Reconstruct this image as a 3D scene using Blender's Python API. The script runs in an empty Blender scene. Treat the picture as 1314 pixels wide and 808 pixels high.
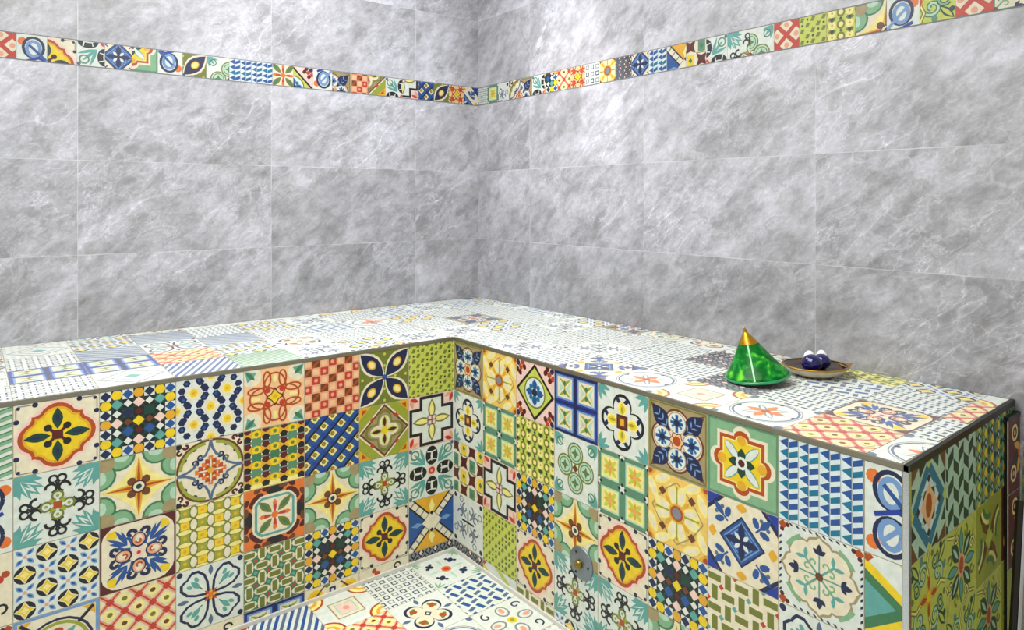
import bpy, bmesh, math, random
from math import pi, sin, cos, radians as R
from mathutils import Vector, Matrix

random.seed(7)
C = bpy.context.scene.collection

# ------------------------------------------------------------------ helpers
def lin(c):
    return tuple(((v/255)/12.92 if v/255 <= .04045 else ((v/255+.055)/1.055)**2.4) for v in c) + (1,)

def new_mat(name):
    m = bpy.data.materials.new(name); m.use_nodes = True
    nt = m.node_tree
    return m, nt, nt.nodes['Principled BSDF']

PAL = dict(cream=(228,219,190), white=(217,224,214), navy=(24,34,74), blue=(34,80,146), cobalt=(26,56,150),
  ltblue=(112,150,196), sky=(178,208,220), turq=(8,112,144), teal=(92,160,152), green=(58,118,78),
  dkgreen=(14,62,48), sage=(126,172,130), mint=(176,210,184), olive=(112,120,44), moss=(150,160,52), lime=(192,202,84),
  yellow=(232,200,26), gold=(222,166,40), paleyel=(240,226,140), orange=(222,116,44), rust=(172,72,20),
  red=(190,56,38), maroon=(84,20,18), brown=(104,60,26), salmon=(226,160,128), pink=(236,202,190),
  black=(22,24,28), grey=(126,132,140), taupe=(160,144,104), peach=(238,190,140), bluegrey=(84,104,134), amber=(236,196,96), fern=(88,136,106), ice=(212,226,226))
NAMES = list(PAL)

def glaze(name, rgb, rough, glare_mix=0.0, tint=(244,242,236)):
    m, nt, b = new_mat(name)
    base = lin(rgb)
    if glare_mix:
        t = lin(tint); base = tuple(base[i]*(1-glare_mix)+t[i]*glare_mix for i in range(3)) + (1,)
    tc = nt.nodes.new('ShaderNodeTexCoord')
    n = nt.nodes.new('ShaderNodeTexNoise'); n.inputs['Scale'].default_value = 55; n.inputs['Detail'].default_value = 3
    nt.links.new(tc.outputs['Object'], n.inputs['Vector'])
    mr = nt.nodes.new('ShaderNodeMapRange'); mr.inputs['To Min'].default_value = .78; mr.inputs['To Max'].default_value = 1.18
    nt.links.new(n.outputs['Fac'], mr.inputs['Value'])
    mx = nt.nodes.new('ShaderNodeMix'); mx.data_type = 'RGBA'; mx.blend_type = 'MULTIPLY'; mx.inputs[0].default_value = 1
    mx.inputs[6].default_value = base
    nt.links.new(mr.outputs['Result'], mx.inputs[7]); nt.links.new(mx.outputs[2], b.inputs['Base Color'])
    b.inputs['Roughness'].default_value = rough
    b.inputs['Specular IOR Level'].default_value = .5
    return m

MATS_V = [glaze('glaze_'+n, PAL[n], .38) for n in NAMES]                       # wall and bench faces
GLARE = 0.12
MATS_H = [glaze('glare_glaze_'+n, PAL[n], .34, GLARE) for n in NAMES]            # seat tiles, overhead glare whitened into the glaze colour
MATS_B = [glaze('border_glaze_'+n, tuple(int(c*.84) for c in PAL[n]), .42) for n in NAMES]  # duller tiles of the wall border
IDX = {n: i for i, n in enumerate(NAMES)}

def simple(name, rgb, rough=.5, metal=0.0, var=.12, scale=30, coat=0.0):
    m, nt, b = new_mat(name)
    tc = nt.nodes.new('ShaderNodeTexCoord'); n = nt.nodes.new('ShaderNodeTexNoise'); n.inputs['Scale'].default_value = scale
    n.inputs['Detail'].default_value = 4
    nt.links.new(tc.outputs['Object'], n.inputs['Vector'])
    mr = nt.nodes.new('ShaderNodeMapRange'); mr.inputs['To Min'].default_value = 1-var*1.5; mr.inputs['To Max'].default_value = 1+var
    nt.links.new(n.outputs['Fac'], mr.inputs['Value'])
    mx = nt.nodes.new('ShaderNodeMix'); mx.data_type = 'RGBA'; mx.blend_type = 'MULTIPLY'; mx.inputs[0].default_value = 1
    mx.inputs[6].default_value = lin(rgb)
    nt.links.new(mr.outputs['Result'], mx.inputs[7]); nt.links.new(mx.outputs[2], b.inputs['Base Color'])
    b.inputs['Roughness'].default_value = rough; b.inputs['Metallic'].default_value = metal
    b.inputs['Coat Weight'].default_value = coat
    return m

def link_mesh(name, verts, faces, mats, midx=None, parent=None, smooth=False):
    me = bpy.data.meshes.new(name); me.from_pydata(verts, [], faces)
    for m in mats: me.materials.append(m)
    if midx: me.polygons.foreach_set('material_index', midx)
    if smooth: me.polygons.foreach_set('use_smooth', [True]*len(faces))
    me.update()
    o = bpy.data.objects.new(name, me); C.objects.link(o)
    if parent: o.parent = parent
    return o

def empty(name, loc=(0,0,0)):
    o = bpy.data.objects.new(name, None); C.objects.link(o); o.location = loc; o.empty_display_size = .05
    return o

def tag(o, label=None, cat=None, group=None, kind=None):
    if label: o['label'] = label
    if cat: o['category'] = cat
    if group: o['group'] = group
    if kind: o['kind'] = kind
    return o

# ------------------------------------------------------------------ tile painting
class Pen:
    """collects convex/concave polygons in tile space [-1,1]^2; groups stack in layers"""
    def __init__(s): s.items = []; s.M = Matrix.Identity(3)
    def _t(s, pts):
        return [tuple((s.M @ Vector((x, y, 1)))[:2]) for x, y in pts]
    def add(s, polys, c): s.items.append(([s._t(p) for p in polys], c))
    def poly(s, pts, c): s.add([pts], c)
    def at(s, fn, ang=0, dx=0, dy=0, sx=1, sy=1):
        old = s.M.copy()
        a = R(ang)
        s.M = s.M @ Matrix(((1,0,dx),(0,1,dy),(0,0,1))) @ Matrix(((cos(a),-sin(a),0),(sin(a),cos(a),0),(0,0,1))) @ Matrix(((sx,0,0),(0,sy,0),(0,0,1)))
        fn(); s.M = old
    def rot(s, fn, n=4, off=0):
        for k in range(n): s.at(fn, off + 360*k/n)
    def rect(s, x0, y0, x1, y1, c): s.poly([(x0,y0),(x1,y0),(x1,y1),(x0,y1)], c)
    def bg(s, c): s.rect(-1,-1,1,1,c)
    def diam(s, x, y, a, b, c): s.poly([(x-a,y),(x,y-b),(x+a,y),(x,y+b)], c)
    def ell(s, x, y, a, b, c, n=14, rot=0):
        r = R(rot)
        s.poly([(x+a*cos(t)*cos(r)-b*sin(t)*sin(r), y+a*cos(t)*sin(r)+b*sin(t)*cos(r)) for t in [2*pi*k/n for k in range(n)]], c)
    def circ(s, x, y, r, c, n=14): s.ell(x, y, r, r, c, n)
    def ring(s, x, y, r, w, c, n=20, a0=0, a1=360, ry=None):
        ry = ry or r
        ps = [(x+r*cos(R(a0+(a1-a0)*k/n)), y+ry*sin(R(a0+(a1-a0)*k/n))) for k in range(n+1)]
        s.line(ps, w, c)
    def line(s, pts, w, c, closed=False, taper=False):
        n = len(pts); L = []; Rr = []
        P = [Vector(p) for p in pts]
        if closed: P = P + [P[0]]; n += 1
        for i in range(n):
            if closed and i in (0, n-1): d0 = (P[-1]-P[-2]); d1 = (P[1]-P[0])
            else:
                d0 = P[i]-P[i-1] if i else P[1]-P[0]
                d1 = P[i+1]-P[i] if i < n-1 else P[-1]-P[-2]
            d0 = d0.normalized(); d1 = d1.normalized(); d = (d0+d1)
            if d.length < 1e-5: d = d0
            d.normalize(); nn = Vector((-d.y, d.x)); k = 1/max(.45, abs(nn.dot(Vector((-d0.y, d0.x)))))
            ww = w/2*k
            if taper: ww *= (1-.75*i/(n-1))
            L.append(P[i]+nn*ww); Rr.append(P[i]-nn*ww)
        s.add([[tuple(Rr[i]), tuple(Rr[i+1]), tuple(L[i+1]), tuple(L[i])] for i in range(n-1)], c)
    def leaf(s, x, y, ln, w, ang, c, n=6):
        a = R(ang); pts = []
        for k in range(n+1):
            t = k/n; pts.append((t*ln, w/2*sin(pi*t)))
        for k in range(n-1, 0, -1):
            t = k/n; pts.append((t*ln, -w/2*sin(pi*t)))
        s.poly([(x+p*cos(a)-q*sin(a), y+p*sin(a)+q*cos(a)) for p, q in pts], c)
    def spiral(s, x, y, r0, r1, a0, a1, w, c, n=14):
        s.line([(x+(r0+(r1-r0)*k/n)*cos(R(a0+(a1-a0)*k/n)), y+(r0+(r1-r0)*k/n)*sin(R(a0+(a1-a0)*k/n))) for k in range(n+1)], w, c)
    def radial(s, f, c, n=48):
        s.poly([(f(2*pi*k/n)*cos(2*pi*k/n), f(2*pi*k/n)*sin(2*pi*k/n)) for k in range(n)], c)

PAT = {}
def pat(fn):
    p = Pen(); fn(p); PAT[fn.__name__] = p.items
    return fn

def lobes(k, depth, r, sc, rot=0):
    return lambda t: sc*(r + depth*abs(cos(k*(t+rot)/2)))

@pat
def quatre(p):      # yellow quatrefoil with dark leaves
    p.bg('cream')
    def outline(sc):
        # four big arcs joined by little square steps
        pts = []
        for q in range(4):
            a = pi/2*q
            arc = [(.42+.5*cos(t), .5*sin(t)*.92) for t in [R(-62+124*k/8) for k in range(9)]]
            step = [(.60,.52),(.60,.60),(.52,.60)]
            for x, y in arc+step:
                pts.append((sc*(x*cos(a)-y*sin(a)), sc*(x*sin(a)+y*cos(a))))
        return pts
    p.poly(outline(1.1), 'pink'); p.poly(outline(1.0), 'rust'); p.poly(outline(.88), 'gold'); p.poly(outline(.8), 'yellow')
    def q():
        p.leaf(.16, 0, .62, .26, 0, 'dkgreen'); p.leaf(.34, 0, .3, .1, 0, 'navy')
        p.at(lambda: (p.line([(.1,0),(.3,0)], .08, 'maroon'), p.circ(.32,0,.1,'black')), 45)
        p.circ(.9,.9,.05,'navy'); p.circ(.94,.52,.07,'navy'); p.circ(.52,.94,.07,'navy'); p.line([(.95,.6),(.95,.9)],.03,'grey'); p.line([(.6,.95),(.9,.95)],.03,'grey')
    p.rot(q); p.rect(-.13,-.13,.13,.13,'maroon')

@pat
def scroll(p):
    p.bg('white')
    def q():
        p.poly([(1,1),(.5,1),(.44,.86),(.56,.84),(.42,.72),(.56,.72),(.46,.56),(.6,.6),(.56,.46),(.72,.56),(.72,.42),(.84,.56),(.86,.44),(1,.5)],'teal')
        for a, l in ((12,.66),(30,.78),(45,.84),(60,.78),(78,.66)): p.leaf(.99, .99, l, .17, 180+a, 'teal')
        for a in (22,37,53,68): p.leaf(.5,.5,.34,.045, a, 'white') if a in (37,53) else p.leaf(.86,.86,.5,.04,180+a,'white')
        for sgn in (1,-1):
            p.spiral(.5, .16*sgn, .13, .13, -170*sgn, 100*sgn, .07, 'black', 12)
            p.spiral(.76, .1*sgn, .1, .1, -160*sgn, 190*sgn, .06, 'black', 12)
        p.spiral(.27, 0, .13, .13, 200, 520, .055, 'olive', 12); p.circ(.27,0,.045,'moss',6); p.line([(.5,.0),(.66,0)],.09,'black')
    p.rot(q); p.rot(lambda: p.leaf(.0,0,.28,.12,45,'moss')); p.rect(-.1,-.1,.1,.1,'rust')

@pat
def stars(p):
    p.bg('white')
    def ast(r,k): return [(r*k if q%2 else r)*1.0 and ((r*(k if q%2 else 1))*cos(pi/4*q),(r*(k if q%2 else 1))*sin(pi/4*q)) for q in range(8)]
    for i in range(4):
        for j in range(4):
            x, y = -.75+.5*i, -.75+.5*j
            if i % 2 == j % 2:
                p.at(lambda: (p.circ(0,0,.255,'black',16), p.poly(ast(.255,.52),'cream'), p.poly(ast(.21,.5),'yellow'), p.poly(ast(.11,.6),'paleyel')), 0, x, y)
            else:
                p.at(lambda: (p.rot(lambda: p.leaf(.06,0,.24,.12,0,'ltblue'), 4, 45), p.circ(0,0,.05,'salmon',8), p.rot(lambda: p.leaf(.1,0,.14,.06,0,'blue'), 4, 45)), 0, x, y)

@pat
def arcs(p):
    p.bg('cream'); p.line([(-.96,-.96),(.96,-.96),(.96,.96),(-.96,.96)], .09, 'ltblue', True)
    p.ring(0,-.1,.85,.07,'navy'); p.ring(0,-.1,.74,.09,'moss')
    p.rot(lambda: (p.leaf(0,0,.62,.2,45,'teal'), p.ell(.4,0,.1,.14,'rust'), p.poly([(.9,.9),(.6,.9),(.9,.6)],'gold'), p.line([(.5,.5),(.86,.86)],.09,'black')))

@pat
def harlequin(p):
    p.bg('white'); n=7; w=2/n
    cols = {(1,1):'teal',(1,5):'teal',(5,1):'teal',(5,5):'teal',(3,3):'yellow',(3,1):'pink',(1,3):'pink',(5,3):'pink',(3,5):'pink',
            (2,2):'blue',(4,4):'dkgreen',(2,4):'navy',(4,2):'blue',(1,2):'white',(2,1):'white',(4,1):'white',(1,4):'white',(5,2):'white',(2,5):'white',(5,4):'white',(4,5):'white',(2,3):'brown',(3,2):'maroon',(4,3):'brown',(3,4):'maroon'}
    for i in range(n):
        for j in range(n):
            x, y = -1+(i+.5)*w, -1+(j+.5)*w; e = w/2
            edge = i in (0,n-1) or j in (0,n-1)
            if edge:
                if (i+j) % 2: p.rect(x-e,y-e,x+e,y+e,'black' if (i+j)%4==1 else 'navy'); p.ell(x,y,e*1.12,e*1.05,'yellow' if (i+j)%3 else 'gold',6)
                else: p.diam(x,y,e*1.05,e,'blue' if (i*j)%2==0 and i%4 else 'navy')
            else:
                p.rect(x-e,y-e,x+e,y+e,'dkgreen' if (i+j)%2==0 else 'black')
    for (i,j),c in cols.items():
        x, y = -1+(i+.5)*w, -1+(j+.5)*w
        k = .16 if c not in ('white','brown','maroon') else .115
        p.diam(x,y,k,k,c)

@pat
def compass(p):     # green corner lobes and amber four point star
    p.bg('cream')
    def q():
        for s_ in (1,):
            p.ell(1.0,.5,.42,.42,'green',16); p.ell(1.0,.5,.36,.36,'sage',16)
            p.ell(.5,1.0,.42,.42,'green',16); p.ell(.5,1.0,.36,.36,'sage',16)
            p.ell(1.0,1.0,.3,.44,'taupe',14,135); p.line([(1,.1),(1,1)],.06,'olive')
            p.ell(.98,.45,.14,.2,'mint',10); p.ell(.45,.98,.2,.14,'mint',10)
    p.rot(q)
    pts=[]
    for k in range(48):
        t=2*pi*k/48; c_=abs(cos(t)); s_=abs(sin(t)); r=1/((c_**.72+s_**.72)**(1/.72)) ; pts.append((.98*r*cos(t)*1.0, .98*r*sin(t)))
    p.poly([(x*1.0,y*1.0) for x,y in pts],'paleyel')
    p.rot(lambda: (p.poly([(0,0),(.2,.12),(.95,0),(.2,-.12)],'gold'), p.poly([(0,0),(.25,.045),(.9,0),(.25,-.045)],'rust')))
    p.rot(lambda: (p.line([(0,0),(.26,0)],.16,'maroon'), p.circ(.27,0,.12,'brown')),4,45)
    p.circ(0,0,.2,'maroon'); p.circ(0,0,.15,'cream'); p.circ(0,0,.08,'dkgreen',10)

@pat
def rosette(p):     # blue scroll rosette on a rounded square
    p.bg('maroon')
    p.radial(lambda t: min(1.0/max(abs(cos(t)),abs(sin(t)),1e-6)*.96, 1.16), 'cream')
    def q():
        p.poly([(.62,.86),(.8,.82),(.84,.62),(.62,.56),(.56,.7)],'yellow')
        for s_ in (1,-1):
            p.leaf(.3,.3*s_ if s_>0 else .3,.5,.11,45+26*s_,'blue')
            p.leaf(.3,.3,.62,.1,45+14*s_ + 0,'blue')
            p.spiral(.62,.2*s_,.04,.13,200*s_,-90*s_,.1,'navy',10)
            p.line([(.56,.3*s_),(.4,.2*s_),(.22,.16*s_)],.09,'blue')
        p.ell(.4,0,.23,.2,'navy'); p.ell(.41,0,.19,.16,'salmon'); p.ell(.43,0,.13,.1,'cream'); p.spiral(.38,.0,.09,.04,100,330,.05,'rust',8)
    p.rot(q); p.diam(0,0,.17,.17,'pink'); p.circ(0,0,.06,'red',8)

def lattice_f(bgc, lc, wide):
    def lattice(p):
        p.bg(bgc)
        for k in range(-3,4):
            p.line([(k*.5-1,-1),(k*.5+1,1)], wide, lc); p.line([(k*.5+1,-1),(k*.5-1,1)], wide, lc)
        for i in range(-2,3):
            for j in range(-2,3):
                x,y=i*.5,j*.5
                if (i+j)%2==0: p.diam(x+.0,y+.25 if False else y,.13,.13,lc)
        for i in range(-2,2):
            for j in range(-2,3):
                x,y=i*.5+.25,j*.5
                if 1:
                    c=['teal','brown','bluegrey','olive'][(i*2+j)%4]
                    if (i+j)%1==0: p.circ(x+.0,y-.0+.0,.075,c,8)
    return lattice
f_=lattice_f('paleyel','rust',.05); f_.__name__='lattice'
def lattice(p):
    p.bg('cream')
    for k in (-1.5,-.75,0,.75,1.5):
        p.line([(k-1,-1),(k+1,1)], .13, 'salmon'); p.line([(k+1,-1),(k-1,1)], .13, 'salmon')
        p.line([(k-1,-1),(k+1,1)], .045, 'red'); p.line([(k+1,-1),(k-1,1)], .045, 'red')
    for i in range(-3,4):
        for j in range(-3,4):
            x,y=i*.375,j*.375
            if (i+j)%2==0: p.diam(x,y,.12,.12,'red')
            else:
                p.circ(x,y,.17,'paleyel',10); p.ell(x,y,.08,.07,['teal','brown','bluegrey','olive'][(i*3+j)%4],8)
pat(lattice)

@pat
def redlat(p):
    p.bg('cream')
    for k in (-1.5,-.75,0,.75,1.5):
        p.line([(k-1,-1),(k+1,1)], .16, 'red'); p.line([(k+1,-1),(k-1,1)], .16, 'red')
    for i in range(-3,4):
        for j in range(-3,4):
            if (i+j)%2: p.circ(i*.375,j*.375,.1,'salmon',8)

@pat
def bluestars(p):
    p.bg('white')
    fl=[(-.5,.55),(-.5,-.45),(0,.05),(.5,.55),(.5,-.45),(0,1.05),(0,-.95),(-1,.05),(1,.05)]
    for x,y in fl:
        for dx,dy in ((.2,.33),(-.2,.33),(.2,-.33),(-.2,-.33),(.34,.11),(.34,-.11),(-.34,.11),(-.34,-.11)): p.circ(x+dx,y+dy,.115,'navy',6)
        for dx,dy in ((.2,.33),(-.2,.33),(.34,-.11),(-.34,-.11)): p.circ(x+dx,y+dy,.05,'blue',6)
    for x,y in fl:
        def f():
            p.rot(lambda: p.poly([(.0,-.1),(.17,-.1),(.26,0),(.17,.1),(0,.1)],'cream'),6,0)
            p.poly([(.19*cos(R(30*k))*(1 if k%2==0 else .6), .19*sin(R(30*k))*(1 if k%2==0 else .6)) for k in range(12)],'paleyel')
            p.poly([(.12*cos(R(60*k)), .14*sin(R(60*k))) for k in range(6)],'yellow'); p.circ(0,0,.05,'gold',6)
        p.at(f,0,x,y)
    for x,y in [(-.5,.05),(.5,.05),(0,.55),(0,-.45),(-1,.55),(1,.55),(-1,-.45),(1,-.45)]: p.circ(x,y,.1,'ice',6)

@pat
def ornate(p):      # orange lozenge in a blue scroll frame
    p.bg('cream')
    def q():
        for r_,an in ((.86,32),(.86,58)):
            x,y=r_*cos(R(an))*1.06,r_*sin(R(an))*1.06
            p.spiral(x,y,.1,.03,an,an+300,.05,'navy',8)
        p.circ(.93,.93,.1,'black',6); p.spiral(.72,.9,.09,.03,0,300,.07,'maroon',8); p.spiral(.9,.72,.09,.03,90,390,.07,'maroon',8)
        p.line([(.98*cos(R(a))**.9,.98*sin(R(a))**.9) for a in (2,15,30,45,60,75,88)],.07,'brown')
        p.line([(.9*cos(R(a))**.9,.9*sin(R(a))**.9) for a in (8,20,32,45,58,70,82)],.1,'moss')
        p.line([(.98,0),(.72,.05),(.5,.16),(.38,.38),(.16,.5),(.05,.72),(0,.98)],.075,'bluegrey')
        p.spiral(.47,.3,.11,.04,230,-60,.05,'navy',10); p.spiral(.3,.47,.11,.04,220,510,.05,'navy',10)
    p.rot(q)
    p.diam(0,0,.5,.5,'white')
    for i in range(-2,3):
        for j in range(-2,3):
            if abs(i)+abs(j)<=4: p.at(lambda: p.diam(i*.14,j*.14,.1,.1,'rust' if (i+j)%2 else 'orange'),45)
    p.rot(lambda: p.leaf(0,0,.42,.05,0,'cream'),4,0); p.circ(0,0,.1,'gold',8)

@pat
def petalgrid(p):
    p.bg('olive')
    for i in range(4):
        for j in range(5):
            x,y=-.75+i*.5,-.8+j*.4
            p.rect(x-.13,y-.12,x+.13,y+.12,'yellow' if (i+j)%2 else 'moss'); p.circ(x,y,.06,'gold',6)
    for i in range(5):
        for j in range(6):
            x,y=-1+i*.5,-1+j*.4
            p.ell(x,y+.2,.1,.17,'cream',8)
            p.ell(x+.25,y,.2,.075,'paleyel',8)

@pat
def hearts(p):
    p.bg('white')
    def q():
        def h(sc):
            return [(sc*x+.1,sc*y+.1) for x,y in [(0,0),(.12,.42),(.3,.68),(.52,.78),(.68,.68),(.68,.62),(.62,.58),(.68,.68),(.78,.52),(.68,.3),(.42,.12)]]
        out=[(.02,.02),(.06,.45),(.16,.72),(.36,.9),(.56,.9),(.68,.76),(.7,.7),(.76,.68),(.9,.56),(.9,.36),(.72,.16),(.45,.06)]
        p.poly(out,'navy')
        cx,cy=.46,.46
        p.poly([(cx+(x-cx)*.8,cy+(y-cy)*.8) for x,y in out],'white')
        p.leaf(.3,.3,.4,.16,45,'teal'); p.ell(.42,.62,.1,.06,'teal',8,60); p.ell(.62,.42,.1,.06,'teal',8,30)
        p.circ(.9,.9,.09,'navy',8); p.leaf(.98,0,.35,.14,180,'bluegrey')
        p.line([(.25,.25),(.35,.33)],.04,'green')
    p.rot(q); p.rot(lambda: p.leaf(0,0,.26,.08,0,'red'),4,45); p.rot(lambda: p.leaf(0,0,.2,.1,0,'gold')); p.circ(0,0,.08,'orange',8)

@pat
def rings(p):
    p.bg('peach')
    def c():
        p.circ(.76,.76,.32,'cream'); p.poly([(.98,.98),(.6,.9),(.72,.72),(.9,.6)],'teal'); p.leaf(.95,.95,.42,.14,225,'green')
    p.rot(c)
    def q():
        p.ring(.36,.0,.0001+.46,.055,'rust',24,0,360,.36)
        p.ring(.62,.26,.26,.055,'rust',16,0,360,.12); p.ring(.62,-.26,.26,.055,'rust',16,0,360,.12)
        p.circ(.24,.24,.1,'red',8); p.ell(.62,.0,.14,.07,'paleyel',8)
    p.rot(q)
    p.poly([(.32,0),(.12,.12),(0,.32),(-.12,.12),(-.32,0),(-.12,-.12),(0,-.32),(.12,-.12)],'maroon')
    p.poly([(.24,0),(.1,.1),(0,.24),(-.1,.1),(-.24,0),(-.1,-.1),(0,-.24),(.1,-.1)],'yellow'); p.circ(0,0,.07,'gold',6)

@pat
def totem(p):
    p.bg('paleyel')
    for j in range(4):
        y=-.72+j*.52
        p.rect(-1,y-.11,1,y+.11,'gold'); p.rect(-1,y+.2,1,y+.3,'grey')
    for i in range(7):
        x=-.9+i*.3
        for j in range(4):
            y=-.72+j*.52
            if i%2==0:
                p.poly([(x-.03,y+.03),(x-.14,y+.12),(x-.1,y+.2),(x-.12,y+.24),(x+.12,y+.24),(x+.1,y+.2),(x+.14,y+.12),(x+.03,y+.03)],'maroon')
                p.poly([(x-.03,y-.03),(x-.14,y-.12),(x-.1,y-.2),(x-.12,y-.24),(x+.12,y-.24),(x+.1,y-.2),(x+.14,y-.12),(x+.03,y-.03)],'black')
            else:
                p.rect(x-.15,y+.1,x+.15,y+.4,'fern' if (i+j)%2 else 'green'); p.ell(x,y,.16,.14,'yellow',8)
                p.circ(x,y,.07,'olive',6)

@pat
def maroon_t(p):
    p.bg('orange')
    for k in range(8):
        a=45*k
        p.at(lambda: (p.ell(.86,.0,.16,.3,'black' if k%2==0 else 'maroon',10), p.ell(1.08 if k%2 else .95,.28,.1,.16,'maroon',8), p.ell(1.08 if k%2 else .95,-.28,.1,.16,'brown',8)),a)
    p.radial(lambda t: min(.74/max(abs(cos(t)),abs(sin(t))),.86),'cream',32)
    p.radial(lambda t: min(.66/max(abs(cos(t)),abs(sin(t))),.8),'teal',32)
    p.radial(lambda t: min(.58/max(abs(cos(t)),abs(sin(t))),.72),'cream',32)
    p.rot(lambda: (p.leaf(.1,.1,.62,.26,45,'olive'), p.leaf(.2,.2,.4,.1,45,'green'), p.leaf(.05,0,.5,.12,0,'red'), p.circ(.42,0,.08,'orange',6)))
    p.circ(0,0,.12,'orange',8)

@pat
def weave(p):
    p.bg('cream')
    n=0
    for i in range(-3,4):
        for j in range(-3,4):
            x,y=i*.4,j*.4
            if (i+j)%2: p.rect(x-.09,y-.19,x+.09,y+.19,'olive'); p.ell(x,y,.14,.2,'sage',8) if False else None
            else: p.rect(x-.19,y-.09,x+.19,y+.09,'olive')
    for i in range(-3,3):
        for j in range(-3,3):
            if (i+j)%2: p.diam(i*.4+.2,j*.4+.2,.085,.085,'red' if (i-j)%4 in (1,) else 'teal')
            
@pat
def ovalweave(p):
    p.bg('green')
    for i in range(-3,4):
        for j in range(-3,4):
            x,y=i*.42,j*.42
            if (i+j)%2: p.ell(x,y,.15,.27,'cream',10); p.rect(x-.085,y-.18,x+.085,y+.18,'olive')
            else: p.ell(x,y,.27,.15,'cream',10); p.rect(x-.18,y-.085,x+.18,y+.085,'olive')
    for i in range(-3,3):
        for j in range(-3,3):
            p.diam(i*.42+.21,j*.42+.21,.075,.075,'red' if (i+j)%2 else 'teal')

@pat
def blueweave(p):
    p.bg('white')
    for i in range(-3,4):
        for j in range(-3,4):
            x,y=i*.36,j*.36
            if (i+j)%2: p.at(lambda: p.rect(-.08,-.17,.08,.17,'blue'),20,x,y)
            else: p.at(lambda: p.rect(-.15,-.07,.15,.07,'bluegrey'),20,x,y)

@pat
def bluewin(p):
    p.bg('cobalt')
    for x in (-.5,.5):
        for y in (-.5,.5):
            def f():
                p.rect(-.4,-.4,.4,.4,'ltblue'); p.rect(-.34,-.34,.34,.34,'cream')
                p.poly([(-.3,.32),(0,.02),(.3,.32),(0,.2)],'moss'); p.poly([(-.3,-.32),(0,-.02),(.3,-.32),(0,-.2)],'moss')
                p.poly([(-.32,-.25),(-.05,0),(-.32,.25),(-.2,0)],'mint'); p.poly([(.32,-.25),(.05,0),(.32,.25),(.2,0)],'mint')
                p.diam(0,.15,.07,.1,'green'); p.diam(0,-.15,.07,.1,'green'); p.circ(0,0,.05,'gold',6)
            p.at(f,0,x,y)
    for k in (-1,0,1): 
        p.rect(-1,k*.96-.03,1,k*.96+.03,'navy'); 
    p.rect(-.05,-1,.05,1,'navy'); p.diam(0,0,.13,.13,'navy')

@pat
def greenwin(p):
    p.bg('fern')
    for x in (-.5,.5):
        for y in (-.5,.5):
            def f():
                p.rect(-.37,-.37,.37,.37,'mint'); p.rect(-.32,-.32,.32,.32,'paleyel')
                p.rot(lambda: (p.leaf(0,0,.36,.14,45,'lime'), p.leaf(0,0,.26,.12,0,'gold'))); p.circ(0,0,.06,'salmon',6)
            p.at(f,0,x,y)
    for x in (-1,0,1):
        for y in (-1,0,1):
            p.circ(x,y,.12,'white',8); p.rot(lambda: p.circ(x+.0,y,.001,'black',3),1)
            for dx,dy in ((.12,0),(-.12,0),(0,.12),(0,-.12)): p.circ(x+dx,y+dy,.055,'black',6)

@pat
def redcheck(p):
    p.bg('brown')
    for i in range(-3,4):
        for j in range(-3,4):
            x,y=i*.3,j*.3
            if (i+j)%2==0: p.rect(x-.16,y-.16,x+.16,y+.16,'salmon'); p.rect(x-.1,y-.1,x+.1,y+.1,'peach')
            elif (i-j)%4==1: p.rect(x-.14,y-.14,x+.14,y+.14,'red'); p.circ(x,y,.07,'salmon',8)
            else: p.line([(x-.14,y-.14),(x+.14,y+.14)],.08,'rust')

@pat
def bluelat(p):
    p.bg('paleyel')
    S_=.64
    for i in range(-4,5):
        for j in range(-4,5):
            if (i+j)%2: p.circ(i*S_/2,j*S_/2,.085,'olive',6); p.circ(i*S_/2,j*S_/2,.04,'orange',5)
    for k in range(-3,4): p.line([(k*S_-1.2,-1.2),(k*S_+1.2,1.2)],.2,'blue')
    for k in range(-3,4): p.line([(k*S_+1.2,-1.2),(k*S_-1.2,1.2)],.2,'blue')
    for k in range(-3,4): p.line([(k*S_-1.07,-1.2),(k*S_+1.33,1.2)],.08,'black')
    for i in range(-3,4):
        for j in range(-3,4):
            if (i+j)%2==0: p.diam(i*S_/2,j*S_/2,.1,.1,'cobalt')

@pat
def butterfly(p):
    p.bg('olive')
    for i in range(-4,5):
        for j in range(-4,5):
            if (i+j)%2==0: p.circ(i*.22,j*.22,.06,'lime',5)
    p.rot(lambda: (p.leaf(.0,0,1.45,.78,45,'cream'), p.leaf(.03,.03,1.33,.6,45,'navy'), p.ell(.52,.52,.2,.16,'gold',12,45), p.ell(.52,.52,.15,.11,'paleyel',10,45)))
    p.diam(0,0,.12,.12,'blue')

@pat
def olivediamond(p):
    p.bg('moss')
    p.rot(lambda: (p.poly([(1,1),(.55,1),(1,.55)],'gold'), p.poly([(.9,.9),(.7,.9),(.9,.7)],'rust')))
    p.diam(0,0,1.08,1.08,'cream'); p.diam(0,0,1.0,1.0,'brown'); p.diam(0,0,.9,.9,'taupe')
    def lob(sc): return lambda t: sc*(.42+.34*abs(cos(2*t))**1.5)
    p.radial(lob(1.05),'olive'); p.radial(lob(.9),'taupe'); p.radial(lob(.76),'cream')
    p.rot(lambda: (p.leaf(.04,0,.54,.24,0,'lime'), p.leaf(.12,0,.4,.13,0,'maroon'), p.line([(.56,.44),(.44,.56)],.1,'red')))
    p.circ(0,0,.14,'yellow',8)

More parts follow.
